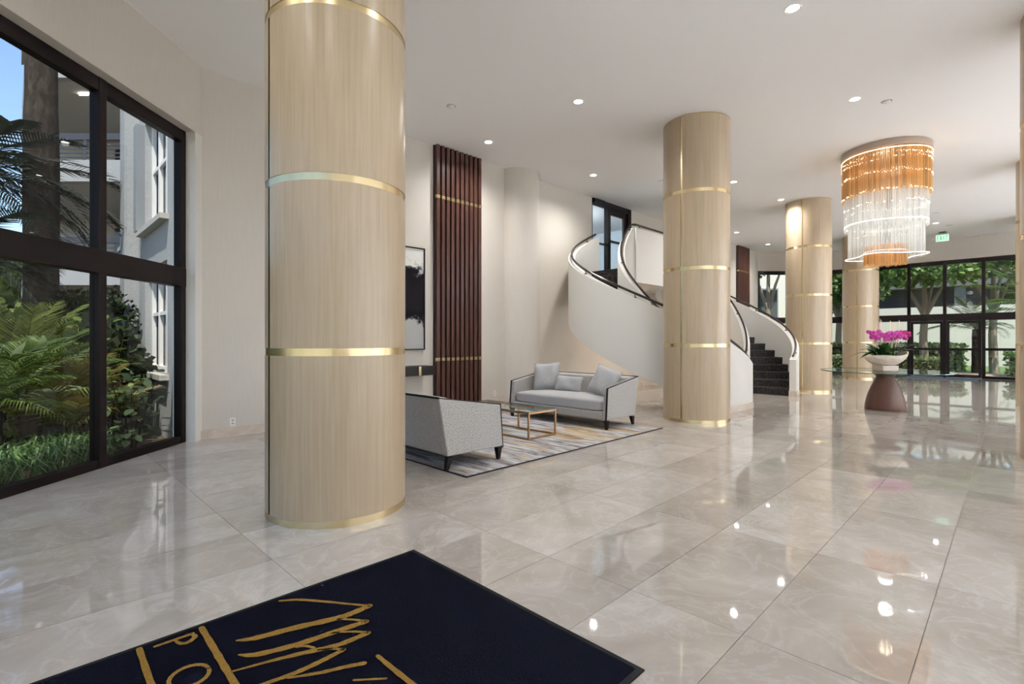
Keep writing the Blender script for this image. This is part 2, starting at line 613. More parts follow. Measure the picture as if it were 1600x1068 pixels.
# z runs 0..1.87 ; dark mass between the peaks and a ragged lower edge
peak = k.math('SUBTRACT', k.math('ADD', 1.06, k.math('MULTIPLY', nz, 0.85)), sp.outputs[2])
low = k.math('SUBTRACT', sp.outputs[2], k.math('ADD', k.math('ADD', -0.05, k.math('MULTIPLY', nz2, 0.5)), k.math('MULTIPLY', nz, 0.62)))
mass = k.math('MINIMUM', peak, low)
dark = k.ramp(k.math('ADD', k.math('MULTIPLY', mass, 1.6), 0.3), [(0.28, (0.70, 0.69, 0.65)), (0.33, (0.13, 0.125, 0.14)), (0.40, (0.010, 0.009, 0.010)), (0.9, (0.016, 0.012, 0.013))])
haze = k.ramp(k.math('ADD', k.math('MULTIPLY', k.math('SUBTRACT', k.math('ADD', 1.15, k.math('MULTIPLY', nz2, 0.9)), sp.outputs[2]), 2.0), 0.3), [(0.3, (1, 1, 1)), (0.5, (0.55, 0.55, 0.56))])
k.col(k.mix(1.0, dark, haze, 'MULTIPLY'))

rnd = random.Random(7)

# ------------------------------------------------------------------ the hall shell
LW = -4.33                                  # window wall on the left
W0 = Vector((LW, 6.66)); W1 = Vector((10.35, 21.1))
P3 = Vector((12.75, 21.2))
SE, SN = 23.96, -1.6                        # far and near entrance walls (s)
P4 = Vector(XY(SE, 2.6)); P5 = Vector((P4.x, P4.x - 4.3 / R2)); P6 = Vector((XY(1.0, 4.3)))
P7 = Vector((-SN * 0 + (SN / R2) - XY(1.0, 4.3)[1], XY(1.0, 4.3)[1]))
P8 = Vector((LW, SN / R2 - LW))
ROOM = [Vector((LW, SN / R2 - LW)), P7, P6, P5, P4, P3, W1, W0]   # counter-clockwise
ROOM = [tuple(v) for v in ROOM]


def clip(poly, room=ROOM):
    out = poly
    n = len(room)
    for i in range(n):
        a, b = Vector(room[i]), Vector(room[(i + 1) % n])
        d = b - a
        nn = Vector((-d.y, d.x))
        src, out = out, []
        for j in range(len(src)):
            p, q = Vector(src[j]), Vector(src[(j + 1) % len(src)])
            fp, fq = (p - a).dot(nn), (q - a).dot(nn)
            if fp >= 0:
                out.append(tuple(p))
            if fp * fq < 0:
                out.append(tuple(p + (q - p) * (fp / (fp - fq))))
        if len(out) < 3:
            return []
    return out


def back(s):
    """point of the back wall at hall coordinate s"""
    d = W1 - W0
    t = (s / R2 - W0.x - W0.y) / (d.x + d.y)
    return W0 + d * t


WD = (W1 - W0).normalized()                 # along the back wall
WN = Vector((WD.y, -WD.x))                  # into the hall
WANG = math.atan2(WD.y, WD.x)

# floor: slab of bed with marble tiles on it
floor = struct('floor')
MB().prism(ROOM, -0.12, -0.004).build('bed', M['grout'], floor)
cells = []
i0, i1 = int((SN - S_OFF) / TS) - 2, int((SE + 3 - S_OFF) / TS) + 2
for i in range(i0, i1):
    for j in range(-12, 18):
        s0, p0 = S_OFF + i * TS, P_OFF - j * TP
        g = 0.0016
        q = [XY(s0 + g, p0 - g), XY(s0 + TS - g, p0 - g), XY(s0 + TS - g, p0 - TP + g), XY(s0 + g, p0 - TP + g)]
        cx, cy = XY(s0 + TS / 2, p0 - TP / 2)
        cq = clip(q)
        if len(cq) < 3:
            continue
        vis = cy > 1.2 and abs(cx) < 1.12 * cy + 0.6
        whole = len(cq) == 4 and all((Vector(a) - Vector(b)).length < 1e-4 for a, b in zip(sorted(cq), sorted(q)))
        cells.append((not vis, math.hypot(cx, cy), cx, cy, cq, whole))
cells.sort(key=lambda c: (c[0], c[1]))
g = 0.0016
tile_me = MB().prism([(-TS / 2 + g, -TP / 2 + g), (TS / 2 - g, -TP / 2 + g), (TS / 2 - g, TP / 2 - g), (-TS / 2 + g, TP / 2 - g)], -0.012, 0).mesh('tile', M['marble'])
rest = MB()
for n_, (hid, d, cx, cy, cq, whole) in enumerate(cells):
    if n_ >= 298 or hid:
        rest.prism(cq, -0.012, 0)
    elif whole:
        obj('tile', tile_me, floor, loc=(cx, cy, 0), rotz=math.pi / 4)
    else:
        MB().prism(cq, -0.012, 0).build('tile', M['marble'], floor)
rest.build('far_tiles', M['marble'], floor, stuff=True)

ceiling = MB().prism([(Vector(a) + (Vector(a) - Vector((6, 9))).normalized() * 0.3)[:] for a in ROOM], ZC, ZC + 0.25).build('ceiling', M['ceiling'])
tag(ceiling, kind='structure')


def wall_box(mb, a, b, z0, z1, th=0.2, off=0.0):
    """box along a->b whose inner face (left of a->b) sits on the line"""
    a, b = Vector(a), Vector(b)
    d = (b - a).normalized()
    n = Vector((d.y, -d.x))
    a1, b1 = a + n * off, b + n * off
    mb.prism([a1[:], b1[:], (b1 + n * th)[:], (a1 + n * th)[:]], z0, z1)


# back wall with the upstairs door opening
S_D0, S_D1, Z_UP = 10.62, 12.44, 3.05
bw = MB()
wall_box(bw, W1, back(S_D1), 0, ZC, 0.2)
wall_box(bw, back(S_D0), W0, 0, ZC, 0.2)
wall_box(bw, back(S_D1), back(S_D0), 0, Z_UP, 0.2)
tag(bw.build('wall_back', M['wall']), kind='structure')
# engaged half-round pier on the back wall
pa = back(7.975)
pier = MB().lathe([(0.50, 0), (0.50, ZC)], 48, c=(0, 0))
tag(pier.build('trim_1', M['wall'], loc=(pa.x - WN.x * 0.1 , pa.y - WN.y * 0.1, 0)), kind='structure')
# right-hand and rear walls
rw = MB(); wall_box(rw, P6, P5, 0, ZC); wall_box(rw, P5, P4, 0, ZC)
tag(rw.build('wall_right', M['ceiling']), kind='structure')  # unseen wall given ceiling white for a neutral bounce
fw = MB(); wall_box(fw, P7, P6, 0, ZC)
tag(fw.build('wall_front', M['ceiling']), kind='structure')

# baseboards
bb = MB()
for a, b in ((back(S_D1 + 6), back(8.35)), (back(7.6), W0), (W1, back(S_D1 + 6))):
    wall_box(bb, a, b, 0, 0.125, 0.02, -0.02)
bb.lathe([(0.52, 0), (0.52, 0.125), (0.5, 0.125)], 48, c=(pa.x - WN.x * 0.1, pa.y - WN.y * 0.1))
tag(bb.build('baseboard_back', M['marble_base']), kind='structure')
b2 = MB(); wall_box(b2, P6, P5, 0, 0.125, 0.02, -0.02)
tag(b2.build('baseboard_right', M['marble_base']), kind='structure')


# ------------------------------------------------------------------ glazed walls
def glazed(name, a, b, marks, z_top, skip_low=(), low_mid=False, depth=0.10, bulk=0.13, bulk_name=None):
    """curtain wall from a to b (hall on the left); marks = mullion positions in metres from a"""
    a, b = Vector(a), Vector(b)
    L = (b - a).length
    ang = math.atan2((b - a).y, (b - a).x)
    root = struct(name, (a.x, a.y, 0), ang)
    d0, d1 = -depth, 0.0
    d0, d1 = -bulk - depth, -bulk       # recess outwards (local -y is outside)
    zm0, zm1 = 2.05, 2.30
    MB().box(0, d0, z_top - 0.15, L, d1, z_top).build('head_rail', M['frame'], root, bevel=0.006)
    MB().box(0, d0 - 0.01, zm0, L, d1 + 0.012, zm1).build('mid_rail', M['frame'], root, bevel=0.008)
    ms = [0.05] + list(marks) + [L - 0.05]
    for i, x in enumerate(ms):
        hw = 0.05
        MB().box(x - hw, d0, 0, x + hw, d1 + 0.006, z_top).build('mullion', M['frame'], root, bevel=0.006)
    for i in range(len(ms) - 1):
        x0, x1 = ms[i] + 0.05, ms[i + 1] - 0.05
        if x1 - x0 < 0.05:
            continue
        ym = (d0 + d1) / 2
        MB().box(x0, ym - 0.004, zm1, x1, ym + 0.004, z_top - 0.15).build('pane', M['glass'], root)
        if i in skip_low:
            continue
        MB().box(x0, d0, 0, x1, d1, 0.09).build('sill_rail', M['frame'], root, bevel=0.006)
        MB().box(x0, ym - 0.004, 0.09, x1, ym + 0.004, zm0).build('pane', M['glass'], root)
        if low_mid:
            MB().box(x0, d0, 0.98, x1, d1, 1.07).build('mid_bar', M['frame'], root, bevel=0.006)
    # bulkhead over the glass
    bm_ = MB().box(-0.1, d0 - 0.12, z_top, L + 0.1, 0.0, ZC)
    o = bm_.build(bulk_name, M['wall'])
    o.location = (a.x, a.y, 0)
    o.rotation_euler = (0, 0, ang)
    tag(o, kind='structure')
    return root, L, ang


# left window wall: inner face line x = -4.20 (hall on the left walking towards the camera)
LX = -4.20
glazed('window_1', (LX, 6.66), (LX, SN / R2 - LX), (6.66 - 5.3, 6.66 - 4.0), 4.11, bulk_name='wall_left')
jb = MB().box(LX - 0.30, 6.645, 0, LX + 0.0, 6.85, 4.11)
tag(jb.build('trim_2', M['white_wall']), kind='structure')
# oblique window wall at the far end
L3 = (P3 - W1).length
glazed('window_2', P3, W1, (0.95,), 4.26, low_mid=False, bulk=0.02, bulk_name='wall_oblique')
# far entrance wall with the double door
A3 = P4
LE = (P3 - P4).length
pm = [-1.76 + 1.03 * i for i in range(4, -5, -1)]
marks = [2.6 - p for p in pm if p > -5.7 and p < 2.4]
door_bays = [i for i in range(len(marks) + 1)]
ms_all = [0.05] + marks + [LE - 0.05]
skip = [i for i in range(len(ms_all) - 1) if -2.9 < 2.6 - (ms_all[i] + ms_all[i + 1]) / 2 < -0.6]
ent, _, eang = glazed('window_3', P4, P3, marks, 4.24, skip_low=skip, low_mid=True, bulk=0.02, bulk_name='wall_far')
near, _, nang = glazed('window_4', P8, P7, (1.2, 2.4, 3.6, 4.8, 6.0), 4.24, low_mid=True, bulk=0.02, bulk_name='wall_near')
door = struct('door_1', (P4.x, P4.y, 0), eang)
for i in skip:
    x0, x1 = ms_all[i] + 0.055, ms_all[i + 1] - 0.055
    y0, y1 = -0.11, -0.03
    fr = MB()
    fr.box(x0, y0, 0.012, x1, y1, 0.12).box(x0, y0, 1.95, x1, y1, 2.045)
    fr.box(x0, y0, 0.12, x0 + 0.075, y1, 1.95).box(x1 - 0.075, y0, 0.12, x1, y1, 1.95)
    fr.box(x0 + 0.075, y0, 0.98, x1 - 0.075, y1, 1.06)
    leaf = fr.build('door_leaf', M['frame'], door, bevel=0.005)
    MB().box(x0 + 0.075, -0.075, 0.12, x1 - 0.075, -0.067, 0.98).build('pane', M['glass'], leaf)
    MB().box(x0 + 0.075, -0.075, 1.06, x1 - 0.075, -0.067, 1.95).build('pane', M['glass'], leaf)
    # etched scroll on the meeting side of each leaf
    mid = 2.6 + 1.76
    sg = 1 if (x0 + x1) / 2 > mid else -1
    xb = (x0 + 0.11) if sg > 0 else (x1 - 0.11)
    sc = MB()
    for zz, zs in ((1.02, 1), (1.02, -1)):
        pts = [(xb + sg * (0.02 + 0.06 * math.sin(t * 1.2) * (1 - t / 9)), -0.06, zz + zs * (0.06 + 0.045 * t)) for t in [q * 0.5 for q in range(15)]]
        sc.tube(pts, 0.0045, 5)
        pts = [(xb + sg * (0.08 + 0.045 * math.cos(t)), -0.06, zz + zs * (0.11 + 0.045 * math.sin(t))) for t in [q * 0.45 for q in range(13)]]
        sc.tube(pts, 0.004, 5)
    sc.build('etched_scroll', M['etch'], leaf)
MB().box(ms_all[skip[0]] + 0.55, -0.02, 2.08, ms_all[skip[-1] + 1] - 0.55, 0.05, 2.16).build('door_closer', M['black'], door)

# ------------------------------------------------------------------ round columns clad in oak
ZR = [0.0, 1.262, 2.524, 3.786, ZC]
CR = 0.54
col_parts = {}


def arc_shell(r0, r1, a0, a1, z0, z1, seg):
    mb = MB()
    mb.lathe([(r1, z0), (r1, z1)], seg, a0=a0, a1=a1)
    mb.lathe([(r1, z1), (r0, z1), (r0, z0), (r1, z0)], seg, a0=a0, a1=a1, smooth=False)
    v = mb.v
    return mb


SEAM = rad(225)
halves = []
for t in range(4):
    for h_ in range(2):
        a0 = SEAM + math.pi * h_ + 0.028
        a1 = SEAM + math.pi * (h_ + 1) - 0.028
        z0 = ZR[t] + (0.052 if t == 0 else 0.028)
        z1 = ZR[t + 1] - (0.028 if t < 3 else 0.022)
        halves.append(arc_shell(CR - 0.03, CR, a0, a1, z0, z1, 40).mesh('wood_panel', M['oak'], 40))
band_me = []
for z0, z1, r in [(0.0, 0.052, CR + 0.001)] + [(z - 0.028, z + 0.028, CR - 0.004) for z in ZR[1:4]] + [(ZC - 0.022, ZC, CR - 0.002)]:
    mb = MB().lathe([(r - 0.03, z0), (r, z0), (r, z1), (r - 0.03, z1)], 80)
    band_me.append(mb.mesh('brass_band', M['brass'], 40))
seam_me = []
for q in range(2):
    a = SEAM + math.pi * q
    seam_me.append(arc_shell(CR - 0.03, CR - 0.005, a - 0.0285, a + 0.0285, 0.052, ZC - 0.022, 4).mesh('brass_seam', M['brass'], 40))
core_me = MB().lathe([(CR - 0.028, 0), (CR - 0.028, ZC)], 48).mesh('core', M['walnut_back'])
COLS = [
    (1.90, -3.92, 'round oak-clad column nearest the camera, its brass foot by the black mat'),
    (8.32, -3.85, 'round oak-clad column between the grey sofa and the curved stair'),
    (15.11, -3.88, 'round oak-clad column just right of the foot of the stairs'),
    (21.36, -3.84, 'round oak-clad column behind the orchids, beside the far entrance glass'),
    (8.30, 0.595, 'round oak-clad column cut by the edge of the frame, the larger of the two there'),
    (14.85, 0.578, 'narrow sliver of an oak-clad column left of the larger one at the edge'),
    (21.36, 0.59, 'farthest oak-clad column, a pale strip where the entrance glass ends'),
]
for s_, p_, lab in COLS:
    x, y = XY(s_, p_)
    t = thing('round_column', lab, 'column', (x, y, 0), 0, 'oak clad columns of the hall', 'thing')
    for me in halves:
        obj('wood_panel', me, t)
    for me in band_me:
        obj('brass_band', me, t)
    for me in seam_me:
        obj('brass_seam', me, t)
    obj('core', core_me, t)


# ------------------------------------------------------------------ curved double staircase
S0, TH = 11.85, 0.15
NR = 17
# centre (s, p), outer and inner radius, start angle and sweep of each flight
FLIGHT = {1: (10.126, -5.586, 1.95, 0.70, -9.3, 202.0), -1: (13.29, -5.42, 1.75, 0.50, 0.0, 195.0)}
RISE = Z_UP / NR


def stair_pt(mirror, r, phi, z=0.0):
    f = rad(phi)
    s_ = FLIGHT[mirror][0] - r * math.sin(f) * mirror
    p_ = FLIGHT[mirror][1] + r * math.cos(f)
    x, y = XY(s_, p_)
    return (x, y, z)


def ztop(phi):
    global PHI0, SWEEP
    return 0.88 + 3.10 * max(0, min(1, (phi - PHI0) / SWEEP))


def ring_wall(mirror, r0, r1, ph0, ph1, depth=1.40, n=64):
    mb = MB()
    vs, fs = [], []
    for i in range(n + 1):
        ph = ph0 + (ph1 - ph0) * i / n
        zt = ztop(ph)
        zb = max(0.0, zt - depth)
        for r, z in ((r0, zb), (r1, zb), (r1, zt), (r0, zt)):
            vs.append(stair_pt(mirror, r, ph, z))
    for i in range(n):
        for k_ in range(4):
            k2 = (k_ + 1) % 4
            q = (i * 4 + k_, i * 4 + k2, (i + 1) * 4 + k2, (i + 1) * 4 + k_)
            fs.append(q if mirror > 0 else q[::-1])
    fs.append((3, 2, 1, 0) if mirror > 0 else (0, 1, 2, 3))
    e = n * 4
    fs.append((e, e + 1, e + 2, e + 3) if mirror > 0 else (e + 3, e + 2, e + 1, e))
    mb.add(vs, fs, True)
    return mb


def rail_on(parent, pts, drops, r=0.024):
    """handrail tube plus brackets down to the wall top"""
    h = MB().tube(pts, r, 10).build('handrail', M['rail'], parent)
    for (x, y, z), dz in drops:
        b_ = MB()
        b_.tube([(x, y, z), (x, y, z - dz)], 0.009, 6)
        b_.lathe([(0.0, z - dz + 0.014), (0.035, z - dz + 0.012), (0.035, z - dz - 0.004)], 14, c=(x, y))
        b_.build('bracket', M['rail'], h)


for mirror, lab in ((1, 'curved white stair flight sweeping down behind the sofa towards the second column'),
                    (-1, 'curved stair flight with charcoal carpet steps facing the hall')):
    RO, RI, PHI0, SWEEP = FLIGHT[mirror][2:]
    bx, by, _ = stair_pt(mirror, (RO + RI) / 2, PHI0)
    st = thing('curved_staircase', lab, 'staircase', (bx, by, 0), 0, None, 'thing')
    mi = Matrix.Translation((-bx, -by, 0))

    def put(mb, name, m, parent=st, **kw):
        mb.v = [tuple(mi @ Vector(a)) for a in mb.v]
        return mb.build(name, m, parent, **kw)
    end_o = 190.5 if mirror > 0 else 196.0
    put(ring_wall(mirror, RO - TH, RO, PHI0, end_o, 1.42, 80), 'outer_stringer', M['white_wall'])
    end_i = 203.0 if mirror > 0 else 200.0
    put(ring_wall(mirror, RI, RI + TH, PHI0, end_i, 1.40, 64), 'inner_stringer', M['white_wall'])
    # marble skirting at the foot of the outer wall
    sk = MB()
    vs, fs = [], []
    nn = 24
    for i in range(nn + 1):
        ph = PHI0 - 0.3 + 44 * i / nn
        for r, z in ((RO, 0), (RO + 0.012, 0), (RO + 0.012, 0.125), (RO, 0.125)):
            vs.append(stair_pt(mirror, r, ph, z))
    for i in range(nn):
        for k_ in range(4):
            k2 = (k_ + 1) % 4
            q = (i * 4 + k_, i * 4 + k2, (i + 1) * 4 + k2, (i + 1) * 4 + k_)
            fs.append(q if mirror > 0 else q[::-1])
    fs.append((0, 1, 2, 3)); fs.append(tuple(nn * 4 + q for q in range(4)))
    sk.add(vs, fs)
    put(sk, 'skirting', M['marble_base'])
    for rr0, rr1 in ((RO - TH - 0.01, RO + 0.012), (RI - 0.01, RI + TH + 0.01)):
        q = [stair_pt(mirror, r, ph)[:2] for r, ph in ((rr0, PHI0 - 0.6 * 1.9 / rr1), (rr1, PHI0 - 0.6 * 1.9 / rr1), (rr1, PHI0 + 0.1), (rr0, PHI0 + 0.1))]
        put(MB().prism(q, 0, 0.125), 'newel_base', M['marble_base'])
    # steps
    dphi = SWEEP / NR
    for i in range(NR):
        a0, a1 = PHI0 + 1.5 + i * dphi, PHI0 + 1.5 + (i + 1) * dphi
        if i == NR - 1:
            a1 = a0 + 2.5
        zt = (i + 1) * RISE
        zb = max(0.0, zt - RISE - 0.22)
        vs = []
        for z in (zb, zt - 0.03, zt - 0.012, zt):
            for ph in (a0 - (1.0 if z > zb and z < zt else 0), a0 + (a1 - a0) / 2, a1 + 0.3):
                for r in (RI + TH, RO - TH):
                    vs.append(stair_pt(mirror, r, ph, z))
        fs = []
        for l_ in range(3):
            o_ = l_ * 6
            loop = [0, 1, 3, 5, 4, 2]
            for q in range(6):
                a_, b_ = loop[q], loop[(q + 1) % 6]
                fs.append((o_ + a_, o_ + b_, o_ + 6 + b_, o_ + 6 + a_))
        fs.append((2, 3, 1, 0)); fs.append((4, 5, 3, 2))
        fs.append((18, 19, 21, 20)); fs.append((20, 21, 23, 22))
        mb = MB().add(vs, fs)
        put(mb, 'step', M['carpet'])
    # plaster soffit under the flight
    vs, fs = [], []
    nn = 48
    for i in range(nn + 1):
        ph = PHI0 + 40 + (SWEEP - 44) * i / nn
        zb = ztop(ph) - 1.38
        for r in (RI + TH, RO - TH):
            vs.append(stair_pt(mirror, r, ph, max(0.01, zb)))
        for r in (RO - TH, RI + TH):
            vs.append(stair_pt(mirror, r, ph, max(0.01, zb) + 0.03))
    for i in range(nn):
        for k_ in range(4):
            k2 = (k_ + 1) % 4
            fs.append((i * 4 + k_, i * 4 + k2, (i + 1) * 4 + k2, (i + 1) * 4 + k_))
    put(MB().add(vs, fs, True), 'soffit', M['white_wall'])
    # rails
    for r, e in ((RO - 0.075, end_o - 1.5), (RI + 0.075, end_i)):
        pts = [Vector(stair_pt(mirror, r, PHI0 + (e - PHI0) * i / 60, ztop(PHI0 + (e - PHI0) * i / 60) + 0.085)) for i in range(61)]
        pts = [tuple(mi @ a) for a in pts]
        dr = [(pts[i], 0.085) for i in ((3, 14, 25, 36, 47, 57) if r > 1 else (4, 22, 40, 56))]
        rail_on(st, pts, dr)

# landing with its guard wall
lx, ly = XY(S0, -6.28)
land = thing('stair_landing', 'white parapet and landing joining the two curved stair flights upstairs', 'landing', (lx, ly, 2.7), math.pi / 4, None, 'thing')
gl_ = 2.96


def to_land(s_, p_, z=0):
    return (s_ - S0, -(p_ + 6.28), z)


MB().box(-gl_ / 2 - 0.05, -0.06, 0.0, gl_ / 2, 0.06, 1.28).build('parapet', M['white_wall'], land, bevel=0.004)
poly = [to_land(10.33, -6.34)[:2], to_land(13.30, -6.34)[:2], to_land(13.00, -7.62)[:2], to_land(10.55, -7.66)[:2]]
MB().box(1.02, 0.75, 0.0, 1.18, 1.33, 1.28).build('end_parapet', M['white_wall'], land)
MB().prism(poly, 0.05, 0.335).build('slab', M['white_wall'], land)
MB().prism(poly, 0.335, 0.349).build('carpet', M['carpet'], land)
rail_on(land, [(-gl_ / 2 + 0.0 + gl_ * i / 10, 0.0, 1.365) for i in range(11)], [((-1.30, 0, 1.365), 0.085), ((-0.1, 0, 1.365), 0.085), ((1.1, 0, 1.365), 0.085)])

# upstairs door in the back wall and the corridor behind it
a_ = back(S_D1); b_ = back(S_D0)
dl = (b_ - a_).length
dd = struct('door_2', (a_.x, a_.y, Z_UP), math.atan2((b_ - a_).y, (b_ - a_).x))
hh = ZC - Z_UP
fr = MB().box(0, -0.12, 0, 0.16, 0.03, hh).box(0, -0.12, hh - 0.13, dl, 0.03, hh).box(dl - 0.03, -0.12, 0, dl, 0.0, hh)
fr.box(dl - 0.80, -0.12, 0, dl - 0.70, 0.02, hh - 0.13)
fr.build('frame', M['frame'], dd, bevel=0.004)
lf = MB().box(0.17, -0.1, 0.01, 0.28, -0.04, hh - 0.14).box(dl - 0.90, -0.1, 0.01, dl - 0.81, -0.04, hh - 0.14)
lf.box(0.28, -0.1, 0.01, dl - 0.90, -0.04, 0.14).box(0.28, -0.1, hh - 0.28, dl - 0.90, -0.04, hh - 0.14).box(0.28, -0.1, 0.96, dl - 0.90, -0.03, 1.01)
leaf = lf.build('door_leaf', M['frame'], dd)
MB().box(0.28, -0.072, 0.14, dl - 0.90, -0.066, hh - 0.28).build('pane', M['glass'], leaf)
sl = MB().box(dl - 0.70, -0.072, 0.0, dl - 0.03, -0.066, hh - 0.13).build('side_pane', M['glass'], dd)
MB().box(dl - 0.70, -0.05, 0.82, dl - 0.03, -0.01, 0.87).build('push_bar', M['rail'], dd)
MB().box(dl - 0.45, -0.02, hh - 0.12, dl - 0.02, 0.09, hh - 0.02).build('door_closer', M['black'], dd)
# corridor shell (upstairs)
cor = struct('wall_corridor', (a_.x, a_.y, Z_UP), math.atan2((b_ - a_).y, (b_ - a_).x))
MB().box(-1.6, -3.2, -0.2, dl + 2.0, -0.2, -0.02).build('floor_slab', M['carpet'], cor)
MB().box(-1.6, -3.2, hh - 0.1, dl + 2.0, -0.2, hh).build('ceiling_slab', M['ceiling'], cor)
MB().box(-1.6, -3.3, -0.2, dl + 2.0, -3.2, hh).build('end_wall', M['corridor'], cor)
MB().box(-1.7, -3.2, -0.2, -1.6, -0.2, hh).box(dl + 2.0, -3.2, -0.2, dl + 2.1, -0.2, hh).build('side_walls', M['corridor'], cor)
pf = Vector((a_.x, a_.y)) + (Matrix.Rotation(cor.rotation_euler.z, 2) @ Vector((dl - 0.05 + 1.2, -3.17)))
t = thing('framed_picture', 'small black and white picture on the corridor wall behind the upstairs door', 'picture', (pf.x, pf.y, Z_UP + 1.15), cor.rotation_euler.z, None)
MB().box(-0.2, -0.02, 0, 0.2, 0.02, 0.5).build('frame', M['black'], t)
MB().box(-0.17, 0.02, 0.24, 0.17, 0.024, 0.46).build('image', M['plate'], t)
cl = bpy.data.lights.new('corridor_lamp', 'POINT'); cl.energy = 190; cl.color = (0.82, 0.92, 1.0); cl.shadow_soft_size = 0.2
co = bpy.data.objects.new('corridor_lamp', cl); C.objects.link(co)
cpos = Vector((a_.x, a_.y)) + (Matrix.Rotation(cor.rotation_euler.z, 2) @ Vector((dl * 0.5 + 0.6, -1.6)))
co.location = (cpos.x, cpos.y, ZC - 0.35)


# ------------------------------------------------------------------ slatted wall panels
def slat_panel(s_a, label):
    a = back(s_a)
    t = thing('slatted_panel', label, 'wall panel', (a.x, a.y, 0), WANG, 'dark slatted panels on the back wall', 'thing')
    wdt, n = 1.15, 10
    pitch = wdt / n
    MB().box(-0.0, -0.02, 0.01, wdt, 0.0, ZC).build('backing', M['walnut_back'], t)
    body = MB().box(0, -0.10, 0.012, 0.072, -0.02, ZC).mesh('slat', M['walnut'])
    br = MB().box(-0.001, -0.1035, 0, 0.073, -0.02, 0.062).mesh('brass_inlay', M['brass'])
    for i in range(n):
        s_ = obj('slat', body, t, bevel=0.004, loc=(i * pitch + 0.02, 0, 0))
        for z in (0.955, 4.02):
            obj('brass_inlay', br, s_, loc=(0, 0, z))


slat_panel(5.63, 'dark walnut slatted panel with brass inlays beside the ink painting')
slat_panel(19.95, 'dark walnut slatted panel high beyond the stairs, left of the far windows')

# ink painting and console
a = back(5.42)
art = thing('ink_painting', 'tall black and white ink landscape in a thin black frame above the console', 'painting', (a.x, a.y, 1.17), WANG)
pw, ph_ = 1.25, 1.87
f_ = MB()
for x0, z0, x1, z1 in ((-pw, 0, 0, 0.022), (-pw, ph_ - 0.022, 0, ph_), (-pw, 0.022, -pw + 0.022, ph_ - 0.022), (-0.022, 0.022, 0, ph_ - 0.022)):
    f_.box(x0, -0.05, z0, x1, -0.003, z1)
f_.build('frame', M['black'], art)
MB().box(-pw + 0.022, -0.032, 0.022, -0.022, -0.01, ph_ - 0.022).build('canvas', M['ink'], art)
a = back(5.43)
con = thing('floating_console', 'dark wall-hung console with a brass strip below the ink painting', 'console', (a.x, a.y, 0.72), WANG)
MB().box(-2.3, -0.36, 0, -0.0, -0.004, 0.165).build('body', M['black'], con, bevel=0.004)
for x in (-0.36, -1.90):
    MB().box(x, -0.366, 0.002, x + 0.05, -0.30, 0.163).build('brass_strip', M['brass'], con)

# socket plates
for s_, z, lab in ((2.205, 0.14, 'white socket plate low on the pale wall beside the left window'),
                   (7.2, 0.17, 'white socket plate low on the wall between slatted panel and round pier')):
    a = back(s_)
    t = thing('wall_socket', lab, 'socket', (a.x, a.y, z), WANG)
    MB().box(-0.037, -0.008, 0, 0.037, -0.001, 0.118).build('cover_plate', M['plate'], t, bevel=0.002)
    for zz in (0.028, 0.072):
        MB().box(-0.014, -0.011, zz, 0.014, -0.008, zz + 0.024).build('outlet', M['soffit'], t)


# ------------------------------------------------------------------ downlights
def downlight(s_, p_, label, power=LAMP, group='recessed downlights of the hall ceiling'):
    x, y = XY(s_, p_)
    t = thing('downlight', label, 'downlight', (x, y, ZC), math.pi / 4, group)
    MB().lathe([(0.062, -0.001), (0.085, -0.008), (0.088, 0.0)], 28).build('trim_ring', M['plate'], t)
    MB().disc(0.062, -0.003, 24, up=False).build('lens', M['lens'], t)
    ld = bpy.data.lights.new('downlight_lamp', 'SPOT')
    ld.energy = power * 4
    ld.color = LAMP_COL
    ld.spot_size = rad(150)
    ld.spot_blend = 1.0
    ld.shadow_soft_size = 0.06
    lo = bpy.data.objects.new('downlight_lamp', ld)
    C.objects.link(lo)
    lo.location = (x, y, ZC - 0.02)
    return lo


DL = [
    (6.14, -1.73, 'bright downlight at the top of the picture, nearest over the aisle'),
    (6.20, -4.75, 'downlight over the middle of the rug and coffee table'),
    (9.12, -1.71, 'downlight left of and in front of the glass chandelier'),
    (6.28, -6.90, 'downlight by the ceiling edge at the slatted panel top'),
    (9.20, -6.63, 'downlight over the near curved flight, left of the upstairs door'),
    (14.30, -4.31, 'downlight close above the third oak column, on its left'),
    (17.56, -6.69, 'downlight seen right of the second column, above the dark far slats'),
    (20.60, -6.67, 'downlight farthest left, by the oblique far window'),
    (17.40, -1.70, 'downlight glowing at the right edge of the chandelier rods'),
    (20.60, -1.72, 'downlight between the chandelier and the green exit sign'),
    (2.1, -5.0, 'downlight by the left window wall, out of the frame overhead'),  # out-of-frame lamps here are added to brighten the left and near end
    (0.2, -4.0, 'downlight over the corner of the left window and near entrance'),
    (-0.6, -2.9, 'downlight beside the near entrance, left of the mat end'),
    (3.0, -1.70, 'downlight above the black logo mat, out of the frame'),
    (0.2, -1.7, 'downlight by the near entrance behind the camera'),
    (14.9, -1.7, 'downlight hidden behind the chandelier'),
    (11.9, -4.6, 'downlight over the landing parapet hidden by the second column'),
    (2.6, 3.75, 'wall-washing downlight along the unseen right wall, first from the near entrance'),  # unseen lamps added so the right wall bounces light onto the ceiling
    (6.0, 3.75, 'wall-washing downlight along the unseen right wall, second from the near entrance'),
    (9.4, 3.75, 'wall-washing downlight along the unseen right wall, third from the near entrance'),
    (12.8, 3.75, 'wall-washing downlight along the unseen right wall, fourth from the near entrance'),
    (16.2, 3.75, 'wall-washing downlight along the unseen right wall, fifth from the near entrance'),
    (19.6, 3.75, 'wall-washing downlight along the unseen right wall, sixth from the near entrance'),
    (-1.05, 0.95, 'wall-washing downlight at the short wall behind the camera, left'),  # added behind the camera, bounced off the short wall as ceiling fill
    (0.3, 2.3, 'wall-washing downlight at the short wall behind the camera, right'),
]

